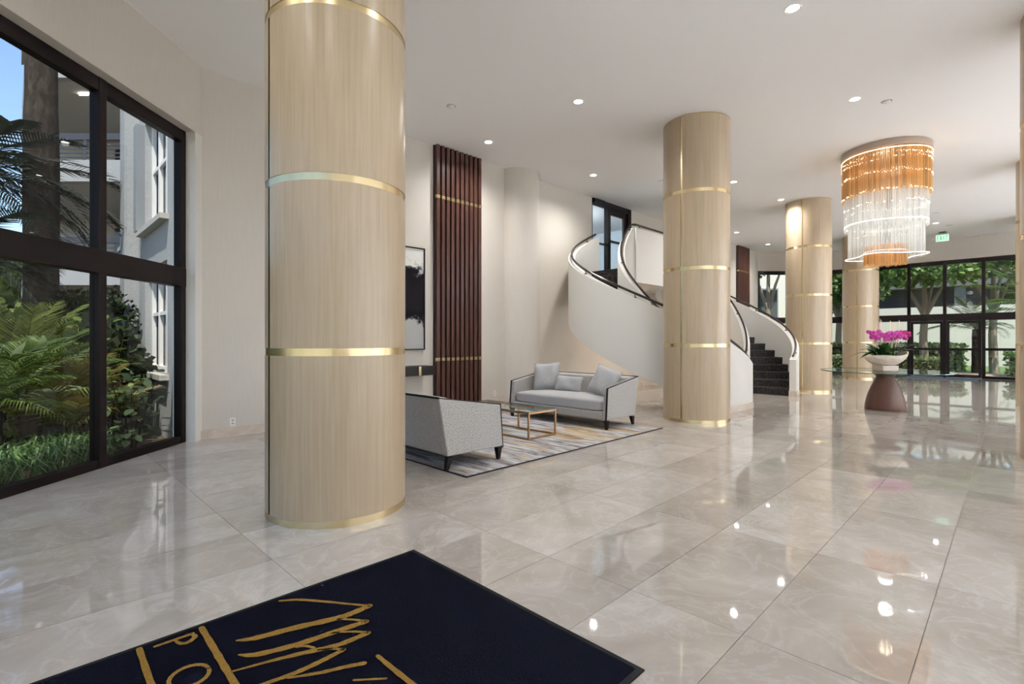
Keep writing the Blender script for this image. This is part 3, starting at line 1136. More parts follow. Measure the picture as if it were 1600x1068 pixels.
for a in DL:
    k_ = 0.58
    if a[1] < -6:
        k_ = 0.78
    if 'near entrance' in a[2] or 'out of the frame' in a[2] or 'the camera' in a[2]:
        k_ = 0.3
    if a[0] > 13 and a[1] > -6:
        k_ = 0.95
    wash = 'wall-washing' in a[2]
    o = downlight(*a[:3], power=LAMP * ((min(66, 30 + 3.0 * a[0]) if 'right wall' in a[2] else 1.0) if wash else k_))
    if wash:                                   # tilted towards the wall they wash
        d = Vector(XY(0.0, 1.0) + (-1.15,)) if 'right wall' in a[2] else Vector((0.0, -1.0, -1.15))
        o.rotation_euler = (-d).to_track_quat('Z', 'Y').to_euler()
        o.data.spot_size = rad(105)
        o.data.color = (0.88, 0.97, 1.08)
for s_, p_, lab in ((XY(0, 0)[0] + 4.9, -6.25, 'small white sprinkler cap in the ceiling before the slatted panel'),
                    (10.65, -5.75, 'small white sprinkler cap in the ceiling above the landing'),
                    (9.55, -1.38, 'small white smoke detector just right of the chandelier-side downlight'),
                    (19.0, -1.6, 'small white ceiling cap between the two far aisle downlights'),
                    (21.3, -1.45, 'small white ceiling cap right of the exit sign')):
    x, y = XY(s_, p_)
    t = thing('ceiling_detector', lab, 'detector', (x, y, ZC), 0, 'small caps in the ceiling')
    MB().lathe([(0.0, -0.03), (0.035, -0.028), (0.05, -0.018), (0.055, 0)], 20).build('cap', M['plate'], t)
    MB().lathe([(0.05, -0.006), (0.072, -0.004), (0.075, 0)], 20).build('rim', M['soffit'], t)
# warm lamp under the landing
x, y = XY(11.3, -6.9)
t = thing('soffit_downlight', 'warm small downlight under the stair landing', 'downlight', (x, y, 2.75), 0)
MB().lathe([(0.04, -0.004), (0.055, -0.01), (0.058, 0)], 20).build('trim_ring', M['plate'], t)
MB().disc(0.04, -0.003, 20, up=False).build('lens', M['lens'], t)
ld = bpy.data.lights.new('soffit_lamp', 'SPOT'); ld.energy = 70; ld.color = (1, 0.66, 0.32); ld.spot_size = rad(150); ld.spot_blend = 1; ld.shadow_soft_size = 0.05
lo = bpy.data.objects.new('soffit_lamp', ld); C.objects.link(lo); lo.location = (x, y, 2.72)

# ------------------------------------------------------------------ exit sign
x, y = XY(22.4, -1.70)
ex = thing('exit_sign', 'green lit EXIT sign hanging from the ceiling before the far entrance', 'sign', (x, y, ZC), -math.pi / 4)
MB().box(-0.16, -0.035, -0.10, 0.16, 0.035, -0.035).build('housing', M['exit_metal'], ex, bevel=0.008)
MB().box(-0.09, -0.03, -0.035, 0.09, 0.03, 0.0).build('mount', M['black'], ex)
MB().box(-0.17, -0.008, -0.32, 0.17, 0.008, -0.10).build('panel', M['exit_body'], ex)
lt = {'E': [(0, 0, 0.2, 1), (0, 0, 0.75, 0.17), (0, 0.42, 0.65, 0.58), (0, 0.83, 0.75, 1)],
      'I': [(0.28, 0, 0.5, 1)], 'T': [(0.28, 0, 0.48, 1), (0, 0.83, 0.76, 1)]}
for q, ch in enumerate('EXIT'):
    x0 = -0.145 + q * 0.076
    mb = MB()
    if ch == 'X':
        for sg in (1, -1):
            for e in range(1):
                w_ = 0.012
                xa, xb = (x0 + 0.004, x0 + 0.052) if sg > 0 else (x0 + 0.052, x0 + 0.004)
                mb.tube([(xa, -0.011, -0.285), (xb, -0.011, -0.135)], 0.009, 4)
    else:
        for u0, v0, u1, v1 in lt[ch]:
            mb.box(x0 + u0 * 0.07, -0.014, -0.285 + v0 * 0.15, x0 + u1 * 0.07, -0.0085, -0.285 + v1 * 0.15)
    mb.build('letter', M['exit_green'], ex)

# ------------------------------------------------------------------ chandelier
CX, CY = XY(12.03, -1.76)
ch = thing('glass_rod_chandelier', 'large round chandelier of amber and clear glass rods above the orchid table', 'chandelier', (CX, CY, ZC), math.pi / 4)
MB().lathe([(0.0, -0.13), (0.70, -0.13), (0.725, -0.12), (0.725, -0.01), (0.72, 0.0)], 72).build('canopy', M['canopy'], ch)


def rods(name, m, rings, zt, zb, rr=0.0065, seg=5):
    mb = MB()
    for r, n, dz in rings:
        for i in range(n):
            a = 2 * math.pi * (i + rnd.uniform(-0.12, 0.12)) / n
            x, y = r * math.cos(a), r * math.sin(a)
            zz0, zz1 = zt, zb + dz + rnd.uniform(-0.012, 0.012)
            vs = []
            for z, k_ in ((zz0, 1), (zz1 + 0.02, 1), (zz1, 0.35)):
                for q in range(seg):
                    t_ = 2 * math.pi * q / seg
                    vs.append((x + rr * k_ * math.cos(t_), y + rr * k_ * math.sin(t_), z))
            fs = []
            for l_ in range(2):
                for q in range(seg):
                    fs.append((l_ * seg + q, (l_ + 1) * seg + q, (l_ + 1) * seg + (q + 1) % seg, l_ * seg + (q + 1) % seg))
            mb.add(vs, fs, True)
    mb.build(name, m, ch, stuff=True, sharp=None)


rods('amber_rods', M['amber'], [(0.70, 190, 0.0), (0.62, 120, 0.06)], -0.13, -0.93, 0.0085)
rods('clear_rods', M['crystal'], [(0.66, 170, 0.0), (0.54, 110, 0.1), (0.40, 70, 0.14)], -0.70, -1.52)
rods('lower_clear_rods', M['crystal'], [(0.60, 150, 0.0), (0.46, 90, 0.04)], -1.40, -2.08)
rods('inner_amber_rods', M['amber'], [(0.34, 90, 0.0), (0.27, 60, 0.02)], -1.85, -2.22, 0.0095)


def led(name, r, z, m, amp=0.0, waves=3, rr=0.009, ph=0.0, rw=0.0, a0=0.0, a1=2 * math.pi, tilt=0.0, bead=0):
    full = abs(a1 - a0 - 2 * math.pi) < 1e-6
    n = 90
    pts = []
    for i in range(n if full else n + 1):
        a = a0 + (a1 - a0) * i / n
        q = r * (1 + rw * math.cos(waves * a + ph))
        pts.append((q * math.cos(a), q * math.sin(a), z + amp * math.sin(waves * a + ph) + tilt * (a - a0)))
    if bead:
        mb = MB()
        for q in range(bead):
            i = rnd.randrange(len(pts))
            p = Vector(pts[i]).lerp(Vector(pts[(i + 1) % len(pts)] if full else pts[min(i + 1, len(pts) - 1)]), rnd.random())
            b_ = rr * rnd.uniform(0.7, 1.9)
            p.z += rnd.gauss(0, 0.010)
            mb.lathe([(0.0, p.z - b_), (b_ * 0.8, p.z - b_ * 0.3), (b_ * 0.8, p.z + b_ * 0.3), (0.0, p.z + b_)], 5, c=(p.x, p.y))
        mb.build('glow_beads', m, ch, stuff=True)  # beads glow to stand in for sparkle on the rods
        return
    MB().tube(pts, rr, 6, closed=full).build(name, m, ch)


led('led_ring', 0.712, -0.16, M['led'], 0.004, rr=0.008)
led('led_ring', 0.712, -0.245, M['led'], 0.014, 4, ph=1, rr=0.005, bead=230)
led('led_ring', 0.712, -0.33, M['led'], 0.012, 3, ph=2.0, rr=0.005, bead=170)
led('led_ring', 0.715, -0.56, M['led'], 0.014, 9, rr=0.005, a0=rad(110), a1=rad(300), tilt=-0.01, bead=120)
led('led_ring', 0.708, -0.90, M['led'], 0.010, 14, rr=0.006, bead=150)
led('led_ring', 0.67, -1.12, M['led_cool'], 0.02, 5, rr=0.006, bead=150)
led('led_ring', 0.66, -1.27, M['led_cool'], 0.03, 3, rr=0.006, bead=130)
led('led_ring', 0.57, -1.72, M['led_cool'], 0.02, 3, rr=0.005, bead=110)
led('led_ring', 0.655, -1.44, M['led_cool'], 0.006, 3, rr=0.011, rw=0.02)
led('led_ring', 0.58, -2.06, M['led_cool'], 0.0, 4, rr=0.008, rw=0.16, ph=0.5)
led('led_ring', 0.345, -1.97, M['led'], 0.004, 3, rr=0.006)
for z, e, col in ((-0.40, 7, (1, 0.86, 0.62)), (-1.15, 7, (0.95, 0.98, 1.0)), (-1.75, 5, (0.95, 0.98, 1.0))):
    ld = bpy.data.lights.new('chandelier_lamp', 'POINT'); ld.energy = e; ld.color = col; ld.shadow_soft_size = 0.12
    lo = bpy.data.objects.new('chandelier_lamp', ld); C.objects.link(lo); lo.location = (CX, CY, ZC + z)

# ------------------------------------------------------------------ round table, riser, bowl, orchids
tb = thing('pedestal_table', 'round glass table on a flared dark wooden pedestal under the chandelier', 'table', (CX, CY, 0), math.pi / 4)
prof = [(0.0, 0.0), (0.325, 0.0), (0.335, 0.012)]
for i in range(1, 17):
    t_ = i / 16
    prof.append((0.335 - 0.183 * t_ ** 1.7, 0.012 + 0.60 * t_))
prof += [(0.150, 0.645), (0.165, 0.672), (0.215, 0.70), (0.285, 0.722), (0.298, 0.731), (0.298, 0.738), (0.0, 0.738)]
MB().lathe(prof, 64).build('pedestal', M['table_wood'], tb, sharp=50)
MB().disc(1.075, 0.7385, 72, up=False).disc(1.075, 0.7535, 72).build('glass_top', M['table_glass'], tb)
MB().lathe([(1.075, 0.7385), (1.079, 0.746), (1.075, 0.7535)], 96).build('glass_edge', M['glass_edge'], tb)
ri = thing('display_riser', 'square cream riser on the round glass table under the bowl', 'riser', (CX, CY, 0.754), 0)
MB().box(-0.15, -0.15, 0, 0.15, 0.15, 0.105).build('block', M['bowl'], ri, bevel=0.006)
MB().box(-0.155, -0.155, 0.045, 0.155, 0.155, 0.052).build('band', M['stake'], ri)
# boat-shaped bowl with uneven lip
bw_ = thing('orchid_bowl', 'pale stone boat-shaped bowl with one tall flared lip, on the riser', 'bowl', (CX, CY, 0.860), 0)
mb = MB()
vs, fs = [], []
SEG, LV = 48, 9
for sgn, inset in ((1, 0.0), (-1, 0.02)):
    for l_ in range(LV):
        t_ = l_ / (LV - 1)
        for q in range(SEG):
            a = 2 * math.pi * q / SEG
            lip = 0.17 + 0.10 * max(0, math.cos(a)) ** 2 + 0.015 * max(0, math.cos(a - math.pi)) ** 2 + 0.03 * max(0, math.cos(a + 1.9)) ** 3
            rx, ry = 0.165 + (0.235 + 0.02 * math.cos(a)) * math.sin(t_ * math.pi / 2) ** 1.1, 0.12 + 0.12 * math.sin(t_ * math.pi / 2)
            z = lip * t_ ** 1.25
            vs.append(((rx - inset) * math.cos(a), (ry - inset) * math.sin(a), z + (0.012 if sgn < 0 and l_ == 0 else 0)))
o2 = SEG * LV
for l_ in range(LV - 1):
    for q in range(SEG):
        q2 = (q + 1) % SEG
        fs.append((l_ * SEG + q, l_ * SEG + q2, (l_ + 1) * SEG + q2, (l_ + 1) * SEG + q))
        fs.append((o2 + l_ * SEG + q2, o2 + l_ * SEG + q, o2 + (l_ + 1) * SEG + q, o2 + (l_ + 1) * SEG + q2))
top = (LV - 1) * SEG
for q in range(SEG):
    q2 = (q + 1) % SEG
    fs.append((top + q, top + q2, o2 + top + q2, o2 + top + q))
fs.append(tuple(range(SEG - 1, -1, -1)))
mb.add(vs, fs, True)
mb.build('bowl_body', M['bowl'], bw_, sharp=50)
ms_ = MB()
ms_.add([(0.30 * math.cos(2 * math.pi * q / 24), 0.18 * math.sin(2 * math.pi * q / 24), 0.115) for q in range(24)], [tuple(range(24))])
ms_.build('moss', M['leaf_mid'], bw_)

orc = thing('potted_orchids', 'magenta and crimson orchids with broad leaves and pale stakes in the stone bowl', 'orchids', (CX, CY, 1.015), 0)


def strap_leaf(L, wd, droop, rise, n=6):
    mb = MB()
    vs, fs = [], []
    for i in range(n + 1):
        t_ = i / n
        ww = wd * math.sin(math.pi * min(1, 0.12 + t_ * 0.88)) ** 0.75 if i < n else 0.002
        x = L * t_
        z = rise * t_ - droop * t_ * t_
        vs += [(x, -ww / 2, z + 0.12 * ww), (x, 0, z), (x, ww / 2, z + 0.12 * ww)]
    for i in range(n):
        o_ = i * 3
        fs += [(o_, o_ + 3, o_ + 4, o_ + 1), (o_ + 1, o_ + 4, o_ + 5, o_ + 2)]
    return mb.add(vs, fs, True)


leaf_mes = [strap_leaf(0.32, 0.095, 0.22, 0.20).mesh('leaf', M['orchid_leaf']), strap_leaf(0.26, 0.10, 0.10, 0.22).mesh('leaf', M['orchid_leaf']),
            strap_leaf(0.36, 0.075, 0.30, 0.24).mesh('leaf', M['orchid_leaf'])]
for i in range(34):
    a = 2 * math.pi * i / 34 * 3 + rnd.uniform(-0.3, 0.3)
    r = rnd.uniform(0.02, 0.16)
    obj('leaf', leaf_mes[i % 3], orc, loc=(1.25 * r * math.cos(a), 0.8 * r * math.sin(a), rnd.uniform(0.0, 0.03)),
        rot=(rnd.uniform(-0.25, 0.25), rnd.uniform(-0.75, -0.02), a + rnd.uniform(-0.3, 0.3)), scale=rnd.uniform(0.9, 1.3))


def blossom(m):
    mb = MB()
    for k_ in range(5):
        a = 2 * math.pi * k_ / 5 + math.pi / 2
        wd = 0.021 if k_ in (1, 4) else 0.014
        L = 0.036
        d, n_ = Vector((math.cos(a), 0, math.sin(a))), Vector((-math.sin(a), 0, math.cos(a)))
        pts = [d * 0.004, d * L * 0.55 + n_ * wd, d * L - Vector((0, 0.006, 0)), d * L * 0.55 - n_ * wd]
        mb.add([tuple(p) for p in pts], [(0, 1, 2, 3)])
    return mb.mesh('blossom', m)


core = MB().lathe([(0, 0.008), (0.007, 0.004), (0.006, -0.004), (0, -0.008)], 6).mesh('core', M['petal_core'])
bl = {'m': blossom(M['petal']), 'r': blossom(M['petal_red'])}
stems = [(-0.27, -0.02, 'm'), (-0.17, -0.07, 'm'), (-0.09, 0.05, 'm'), (-0.02, -0.09, 'm'), (0.07, -0.03, 'm'), (0.14, -0.08, 'm'), (0.22, 0.04, 'r'), (0.30, -0.03, 'r'), (-0.22, 0.07, 'm'), (0.02, 0.08, 'm')]
for i, (sx, sy, kd) in enumerate(stems):
    top = Vector((sx * 0.95, sy, 0.47 + rnd.uniform(-0.04, 0.05)))
    if kd == 'r':
        top.z += 0.04
    base_ = Vector((sx * 0.45, sy * 0.8, 0.0))
    pts = []
    for q in range(9):
        t_ = q / 8
        p = base_.lerp(top, t_) + Vector((0, 0, 0.03 * math.sin(t_ * math.pi)))
        pts.append(p)
    tip = top + Vector((math.copysign(0.10, sx), -0.07, -0.07))
    pts += [top.lerp(tip, 0.35) + Vector((0, 0, 0.012)), top.lerp(tip, 0.7), tip]
    MB().tube(pts, 0.0045, 5).build('flower_stem', M['stem'], orc)
    for b_ in range(8):
        t_ = 0.74 + 0.26 * b_ / 7
        idx = t_ * (len(pts) - 1)
        lo_ = pts[int(idx)].lerp(pts[min(len(pts) - 1, int(idx) + 1)], idx % 1)
        lo_ = lo_ + Vector((rnd.uniform(-0.055, 0.055), rnd.uniform(-0.055, 0.025), rnd.uniform(-0.06, 0.05)))
        ob = obj('blossom', bl[kd], orc, loc=tuple(lo_), rot=(rnd.uniform(-0.4, 0.5), rnd.uniform(-0.6, 0.6), rnd.uniform(-0.9, 0.9) + rad(36) * -1), scale=rnd.uniform(1.0, 1.45))
        obj('core', core, ob)
for sx, sy, h_, tx in ((-0.20, 0.0, 0.72, -0.035), (-0.16, 0.03, 0.70, 0.0), (-0.12, -0.02, 0.74, 0.01), (-0.03, 0.03, 0.72, -0.02), (0.01, -0.04, 0.64, -0.03), (0.07, 0.0, 0.71, 0.03), (0.10, -0.05, 0.66, 0.05), (0.15, 0.02, 0.68, 0.01), (0.19, -0.03, 0.72, 0.06)):
    MB().tube([(sx * 0.8, sy, 0.0), (sx + tx, sy, h_)], 0.006, 5).build('stake', M['stake'], orc)

# ------------------------------------------------------------------ rug
rx, ry = XY((3.17 + 7.03) / 2, (-3.80 - 6.62) / 2)
rug = MB().box(-1.93, -1.41, 0.0, 1.93, 1.41, 0.012).build('area_rug', M['rug'], loc=(rx, ry, 0.001), rotz=math.pi / 4)
tag(rug, 'grey, white and gold streaked area rug under the sofas and coffee table', 'rug')
eg = MB()
for x0, y0, x1, y1 in ((-1.945, -1.425, 1.945, -1.41), (-1.945, 1.41, 1.945, 1.425), (-1.945, -1.41, -1.93, 1.41), (1.93, -1.41, 1.945, 1.41)):
    eg.box(x0, y0, 0.0, x1, y1, 0.012)
eg.build('binding', M['black'], rug)
RZ = 0.0135


# ------------------------------------------------------------------ sofas
def soft_box(w_, d_, h_, crown=0.04, pn=9, n=14):
    me = bmesh.new()
    bmesh.ops.create_cube(me, size=2)
    bmesh.ops.subdivide_edges(me, edges=me.edges[:], cuts=n, use_grid_fill=True)
    for v in me.verts:
        c_ = v.co
        L = (abs(c_.x) ** pn + abs(c_.y) ** pn + abs(c_.z) ** pn) ** (1 / pn)
        c_ = c_ * (max(abs(c_.x), abs(c_.y), abs(c_.z)) / L)
        z = c_.z
        cr = crown * (1 - c_.x ** 2) * (1 - c_.y ** 2) if z > 0 else 0
        v.co = Vector((c_.x * w_ / 2, c_.y * d_ / 2, (z + 1) / 2 * h_ + cr))
    mb = MB()
    mb.add([v.co[:] for v in me.verts], [[v.index for v in f.verts] for f in me.faces], True)
    me.free()
    return mb


def pillow(w_, h_, th, n=14):
    mb = MB()
    vs, fs = [], []
    for sg in (1, -1):
        for i in range(n + 1):
            for j in range(n + 1):
                u, v = 2 * i / n - 1, 2 * j / n - 1
                k_ = ((1 - u ** 4) * (1 - v ** 4)) ** 0.55
                pin = 1 - 0.07 * (1 - abs(u * v)) * max(abs(u), abs(v)) ** 3
                vs.append((u * w_ / 2 * pin, sg * th / 2 * k_ + 0.006 * math.sin(5 * u + 3 * v) * k_, v * h_ / 2 * pin))
    m_ = (n + 1) ** 2
    for sgi in (0, 1):
        for i in range(n):
            for j in range(n):
                q = (sgi * m_ + i * (n + 1) + j, sgi * m_ + (i + 1) * (n + 1) + j, sgi * m_ + (i + 1) * (n + 1) + j + 1, sgi * m_ + i * (n + 1) + j + 1)
                fs.append(q if sgi == 1 else q[::-1])
    mb.add(vs, fs, True)
    edge = []
    for a, b, n_ in ((0, 1, n), ):
        pass
    rim = [(i, 0) for i in range(n)] + [(n, j) for j in range(n)] + [(i, n) for i in range(n, 0, -1)] + [(0, j) for j in range(n, 0, -1)]
    edge = [vs[i * (n + 1) + j] for i, j in rim]
    return mb, edge


SW, SD = 2.05, 0.80
sofa_meshes = {}


def make_sofa(label, s_, p_mid, rotz):
    x, y = XY(s_, p_mid)
    t = thing('loveseat_sofa', label, 'sofa', (x, y, RZ), rotz, 'pair of grey loveseats on the rug')
    hw = SW / 2
    side = [(0.0, 0.145), (-0.045, 0.612), (0.0, 0.625), (SD + 0.09, 0.752), (SD, 0.145)]
    side = [(0.01, 0.145), (0.05, 0.615), (SD + 0.10, 0.752), (SD - 0.01, 0.15)]
    side_in = [(0.01, 0.145), (0.05, 0.615), (0.80, 0.745), (0.80, 0.15)]
    for sx in (-1, 1):
        MB().extr(side, sx * hw, sx * (hw - 0.085)).build('arm', M['linen'], t, bevel=0.012)
        # dark edge trim along front and sloping top of the arm
        tr = MB()
        xo = sx * (hw - 0.004)
        xi = sx * (hw - 0.026)
        tr.extr([(-0.004, 0.13), (0.036, 0.622), (0.058, 0.622), (0.018, 0.13)], xo, xi)
        tr.extr([(0.036, 0.610), (0.036, 0.623), (SD + 0.105, 0.760), (SD + 0.105, 0.744)], xo, xi)
        tr.build('edge_trim', M['black'], t)
    MB().extr([(0.62, 0.16), (SD - 0.01, 0.15), (SD + 0.10, 0.752), (SD + 0.02, 0.756), (0.72, 0.735)], -hw + 0.085, hw - 0.085).build('back', M['linen'], t, bevel=0.015)
    MB().extr([(SD + 0.08, 0.750), (SD + 0.08, 0.762), (SD + 0.105, 0.762), (SD + 0.105, 0.744)], -hw + 0.02, hw - 0.02).build('back_trim', M['black'], t)
    MB().box(-hw + 0.085, 0.022, 0.145, hw - 0.085, 0.66, 0.262).build('seat_base', M['linen'], t, bevel=0.012)
    MB().box(-hw + 0.06, 0.05, 0.140, hw - 0.06, SD - 0.06, 0.165).build('underframe', M['black'], t)
    so = soft_box(SW - 0.18, 0.70, 0.175, 0.05).build('seat_cushion', M['linen_pillow'], t, sharp=None)
    so.location = (0, 0.375, 0.258)
    for sx in (-1, 1):
        for y0, ky in ((0.018, 0.0), (SD - 0.085, 0.035)):
            x0 = sx * (hw - 0.035)
            vs = []
            for z, wd, oy in ((0.135, 0.032, 0.0), (0.0, 0.017, ky)):
                for ax, ay in ((-1, -1), (1, -1), (1, 1), (-1, 1)):
                    vs.append((x0 + ax * wd, y0 + 0.032 + oy + ay * wd, z))
            MB().add(vs, [(0, 1, 2, 3), (7, 6, 5, 4), (0, 4, 5, 1), (1, 5, 6, 2), (2, 6, 7, 3), (3, 7, 4, 0)]).build('leg', M['black'], t)
    return t


sofa1 = make_sofa('grey linen loveseat with three cushions, its open front facing the coffee table', 6.22, -5.27, -math.pi / 4)
sofa2 = make_sofa('grey linen loveseat seen from behind, partly hidden by the nearest column', 3.93, -5.09, 3 * math.pi / 4)


def put_pillow(lx, ly, lz, w_, h_, th, rot, label):
    mw = Matrix.Rotation(-math.pi / 4, 4, 'Z')
    x0, y0 = XY(6.22, -5.27)
    loc = Vector((x0, y0, RZ)) + (mw @ Vector((lx, ly, lz)))
    mb, edge = pillow(w_, h_, th)
    o = mb.build('throw_pillow', M['linen_pillow'], sharp=None)
    e = MB().tube(edge, 0.005, 5, closed=True).build('piping', M['linen'], o)
    o.rotation_mode = 'XYZ'
    o.matrix_world = Matrix.Translation(loc) @ mw @ rot
    tag(o, label, 'pillow', 'cushions on the far loveseat')


E = lambda ax, ay, az: Matrix.Rotation(az, 4, 'Z') @ Matrix.Rotation(ax, 4, 'X') @ Matrix.Rotation(ay, 4, 'Y')
put_pillow(-0.58, 0.50, 0.695, 0.48, 0.48, 0.17, E(rad(-16), rad(-5), rad(20)), 'square grey cushion leaning in the left corner of the far loveseat')
put_pillow(-0.06, 0.47, 0.595, 0.50, 0.27, 0.15, E(rad(-18), rad(2), rad(10)), 'low oblong grey cushion in the middle of the far loveseat')
put_pillow(0.66, 0.47, 0.675, 0.48, 0.48, 0.17, E(rad(-20), rad(17), rad(2)), 'square grey cushion tilted into the right corner of the far loveseat')

# ------------------------------------------------------------------ coffee table
s0_, s1_, p0_, p1_ = 4.89, 5.46, -4.575, -6.02
x, y = XY((s0_ + s1_) / 2, (p0_ + p1_) / 2)
ct = thing('coffee_table', 'low rectangular coffee table with brass frame and glass top between the sofas', 'table', (x, y, RZ), math.pi / 4)
hx, hy, b_ = (s1_ - s0_) / 2, (p0_ - p1_) / 2, 0.022
for ix in (-1, 1):
    for yy in (-hy, 0.02, hy):
        MB().box(ix * hx - b_ / 2 - ix * b_ / 2, yy - b_ / 2 - math.copysign(b_ / 2, yy), 0, ix * hx + b_ / 2 - ix * b_ / 2, yy + b_ / 2 - math.copysign(b_ / 2, yy), 0.36).build('leg', M['bronze'], ct)
for z in (0.0, 0.338):
    for iy in (-1, 1):
        MB().box(-hx + b_, iy * hy - (b_ if iy > 0 else 0), z, hx - b_, iy * hy + (b_ if iy < 0 else 0), z + b_).build('end_rail', M['bronze'], ct)
    for ix in (-1, 1):
        for y0, y1 in ((-hy + b_, 0.02 - b_), (0.02, hy - b_)):
            MB().box(ix * hx - (b_ if ix > 0 else 0), y0, z, ix * hx + (b_ if ix < 0 else 0), y1, z + b_).build('side_rail', M['bronze'], ct)
MB().add([(-hx, -hy, 0.361), (hx, -hy, 0.361), (hx, hy, 0.361), (-hx, hy, 0.361)], [(3, 2, 1, 0)]).add(
    [(-hx, -hy, 0.371), (hx, -hy, 0.371), (hx, hy, 0.371), (-hx, hy, 0.371)], [(0, 1, 2, 3)]).build('glass_top', M['table_glass'], ct)
ge = MB()
for q in (((-hx, -hy), (hx, -hy)), ((hx, -hy), (hx, hy)), ((hx, hy), (-hx, hy)), ((-hx, hy), (-hx, -hy))):
    (xa, ya), (xb, yb) = q
    ge.add([(xa, ya, 0.361), (xb, yb, 0.361), (xb, yb, 0.371), (xa, ya, 0.371)], [(0, 1, 2, 3)])
ge.build('glass_edge', M['glass_edge'], ct)

# ------------------------------------------------------------------ entrance mats
mx, my = XY(0.33, -1.893)
lm = thing('logo_mat', 'black entrance mat with gold scribble emblem and letters in the foreground', 'mat', (mx, my, 0.0), math.pi / 4)
ms0, ms1, mp0, mp1 = -1.2 - 0.33, 1.83 - 0.33, -0.83, 0.83
MB().box(ms0 + 0.03, mp0 + 0.03, 0.001, ms1 - 0.03, mp1 - 0.03, 0.011).build('pile', M['mat_black'], lm)
ed = MB()
for x0, y0, x1, y1 in ((ms0, mp0, ms1, mp0 + 0.03), (ms0, mp1 - 0.03, ms1, mp1), (ms0, mp0 + 0.03, ms0 + 0.03, mp1 - 0.03), (ms1 - 0.03, mp0 + 0.03, ms1, mp1 - 0.03)):
    ed.box(x0, y0, 0.001, x1, y1, 0.006)
ed.build('rubber_border', M['mat_edge'], lm)


def stroke(pts, sub=5):
    """flat ribbon with round ends through (s, p, width) points"""
    P = [(Vector((a - 0.33, -(b + 1.893))), c) for a, b, c in pts]
    out = []
    n = len(P)
    for i in range(n - 1):
        p0, p1, p2, p3 = P[max(i - 1, 0)], P[i], P[i + 1], P[min(i + 2, n - 1)]
        for q in range(sub):
            t_ = q / sub
            c_ = 0.5 * ((2 * p1[0]) + (p2[0] - p0[0]) * t_ + (2 * p0[0] - 5 * p1[0] + 4 * p2[0] - p3[0]) * t_ ** 2 + (3 * p1[0] - p0[0] - 3 * p2[0] + p3[0]) * t_ ** 3)
            out.append((c_, p1[1] + (p2[1] - p1[1]) * t_))
    out.append(P[-1])
    vs, fs = [], []
    for i, (c_, w_) in enumerate(out):
        d = (out[min(i + 1, len(out) - 1)][0] - out[max(i - 1, 0)][0]).normalized()
        nn_ = Vector((-d.y, d.x)) * w_ / 2 * (1 + 0.10 * math.sin(i * 2.3))
        vs += [(*(c_ + nn_), 0.0135), (*(c_ - nn_), 0.0135)]
    for i in range(len(out) - 1):
        fs.append((2 * i, 2 * i + 1, 2 * i + 3, 2 * i + 2))
    mb = MB().add(vs, fs)
    for c_, w_ in (out[0], out[-1]):
        mb.disc(w_ / 2, 0.0137, 12, c=(c_.x, c_.y))
    return mb


EMB = [
    [(0.976, -2.659, .016), (1.046, -2.606, .022), (1.12, -2.512, .02), (1.209, -2.385, .016), (1.275, -2.293, .02)],
    [(1.275, -2.293, .037), (1.182, -2.290, .041), (1.105, -2.301, .043), (0.93, -2.363, .044), (0.779, -2.405, .037), (0.712, -2.444, .012)],
    [(1.102, -2.296, .013), (1.161, -2.23, .016), (1.193, -2.178, .021)],
    [(1.192, -2.175, .033), (1.074, -2.196, .037), (0.901, -2.223, .037), (0.744, -2.274, .036), (0.686, -2.327, .010)],
    [(1.031, -2.206, .010), (1.107, -2.145, .015), (1.154, -2.089, .019)],
    [(1.152, -2.085, .031), (1.015, -2.095, .033), (0.887, -2.145, .03), (0.77, -2.187, .019), (0.624, -2.232, .010)],
    [(0.878, -2.207, .009), (0.91, -2.19, .016), (0.932, -2.149, .013)],
    [(0.931, -2.126, .009), (0.984, -2.087, .015), (1.016, -2.049, .017)],
    [(1.015, -2.046, .024), (0.909, -2.039, .028), (0.811, -2.04, .027), (0.71, -2.058, .021), (0.62, -2.08, .012)],
    [(0.776, -2.03, .011), (0.879, -1.971, .021), (0.963, -1.935, .023), (1.033, -1.9, .025)],
    [(0.954, -1.834, .011), (1.048, -1.753, .012)],
    [(0.627, -2.67, .025), (0.622, -2.419, .028), (0.618, -2.233, .027), (0.613, -1.95, .025)],
    [(0.393, -2.678, .023), (0.386, -2.397, .025), (0.383, -2.20, .024)],
    [(1.099, -1.904, .018), (1.10, -1.777, .024), (1.105, -1.60, .025), (1.104, -1.40, .023)],
]
for e in EMB:
    stroke(e).build('emblem_stroke', M['mat_gold'], lm)
lp = stroke([(0.447, -2.649, .018), (0.515, -2.647, .019), (0.585, -2.645, .019)])
lp2 = stroke([(0.580, -2.645, .014), (0.588, -2.61, .022), (0.556, -2.583, .023), (0.529, -2.596, .018), (0.517, -2.640, .010)])
lp.add(lp2.v, lp2.f)
lp.build('letter', M['mat_gold'], lm)
stroke([(0.503 + 0.068 * math.cos(t_), -2.32 + 0.072 * math.sin(t_), 0.014 + 0.006 * abs(math.sin(t_))) for t_ in [rad(q * 30) for q in range(13)]]).build('letter', M['mat_gold'], lm)

x, y = XY(22.95, -1.80)
dm = MB().box(-0.55, -0.98, 0, 0.55, 0.98, 0.012).build('door_mat', M['door_mat'], loc=(x, y, 0.001), rotz=math.pi / 4)
tag(dm, 'slate blue mat inside the far glass entrance doors', 'mat')

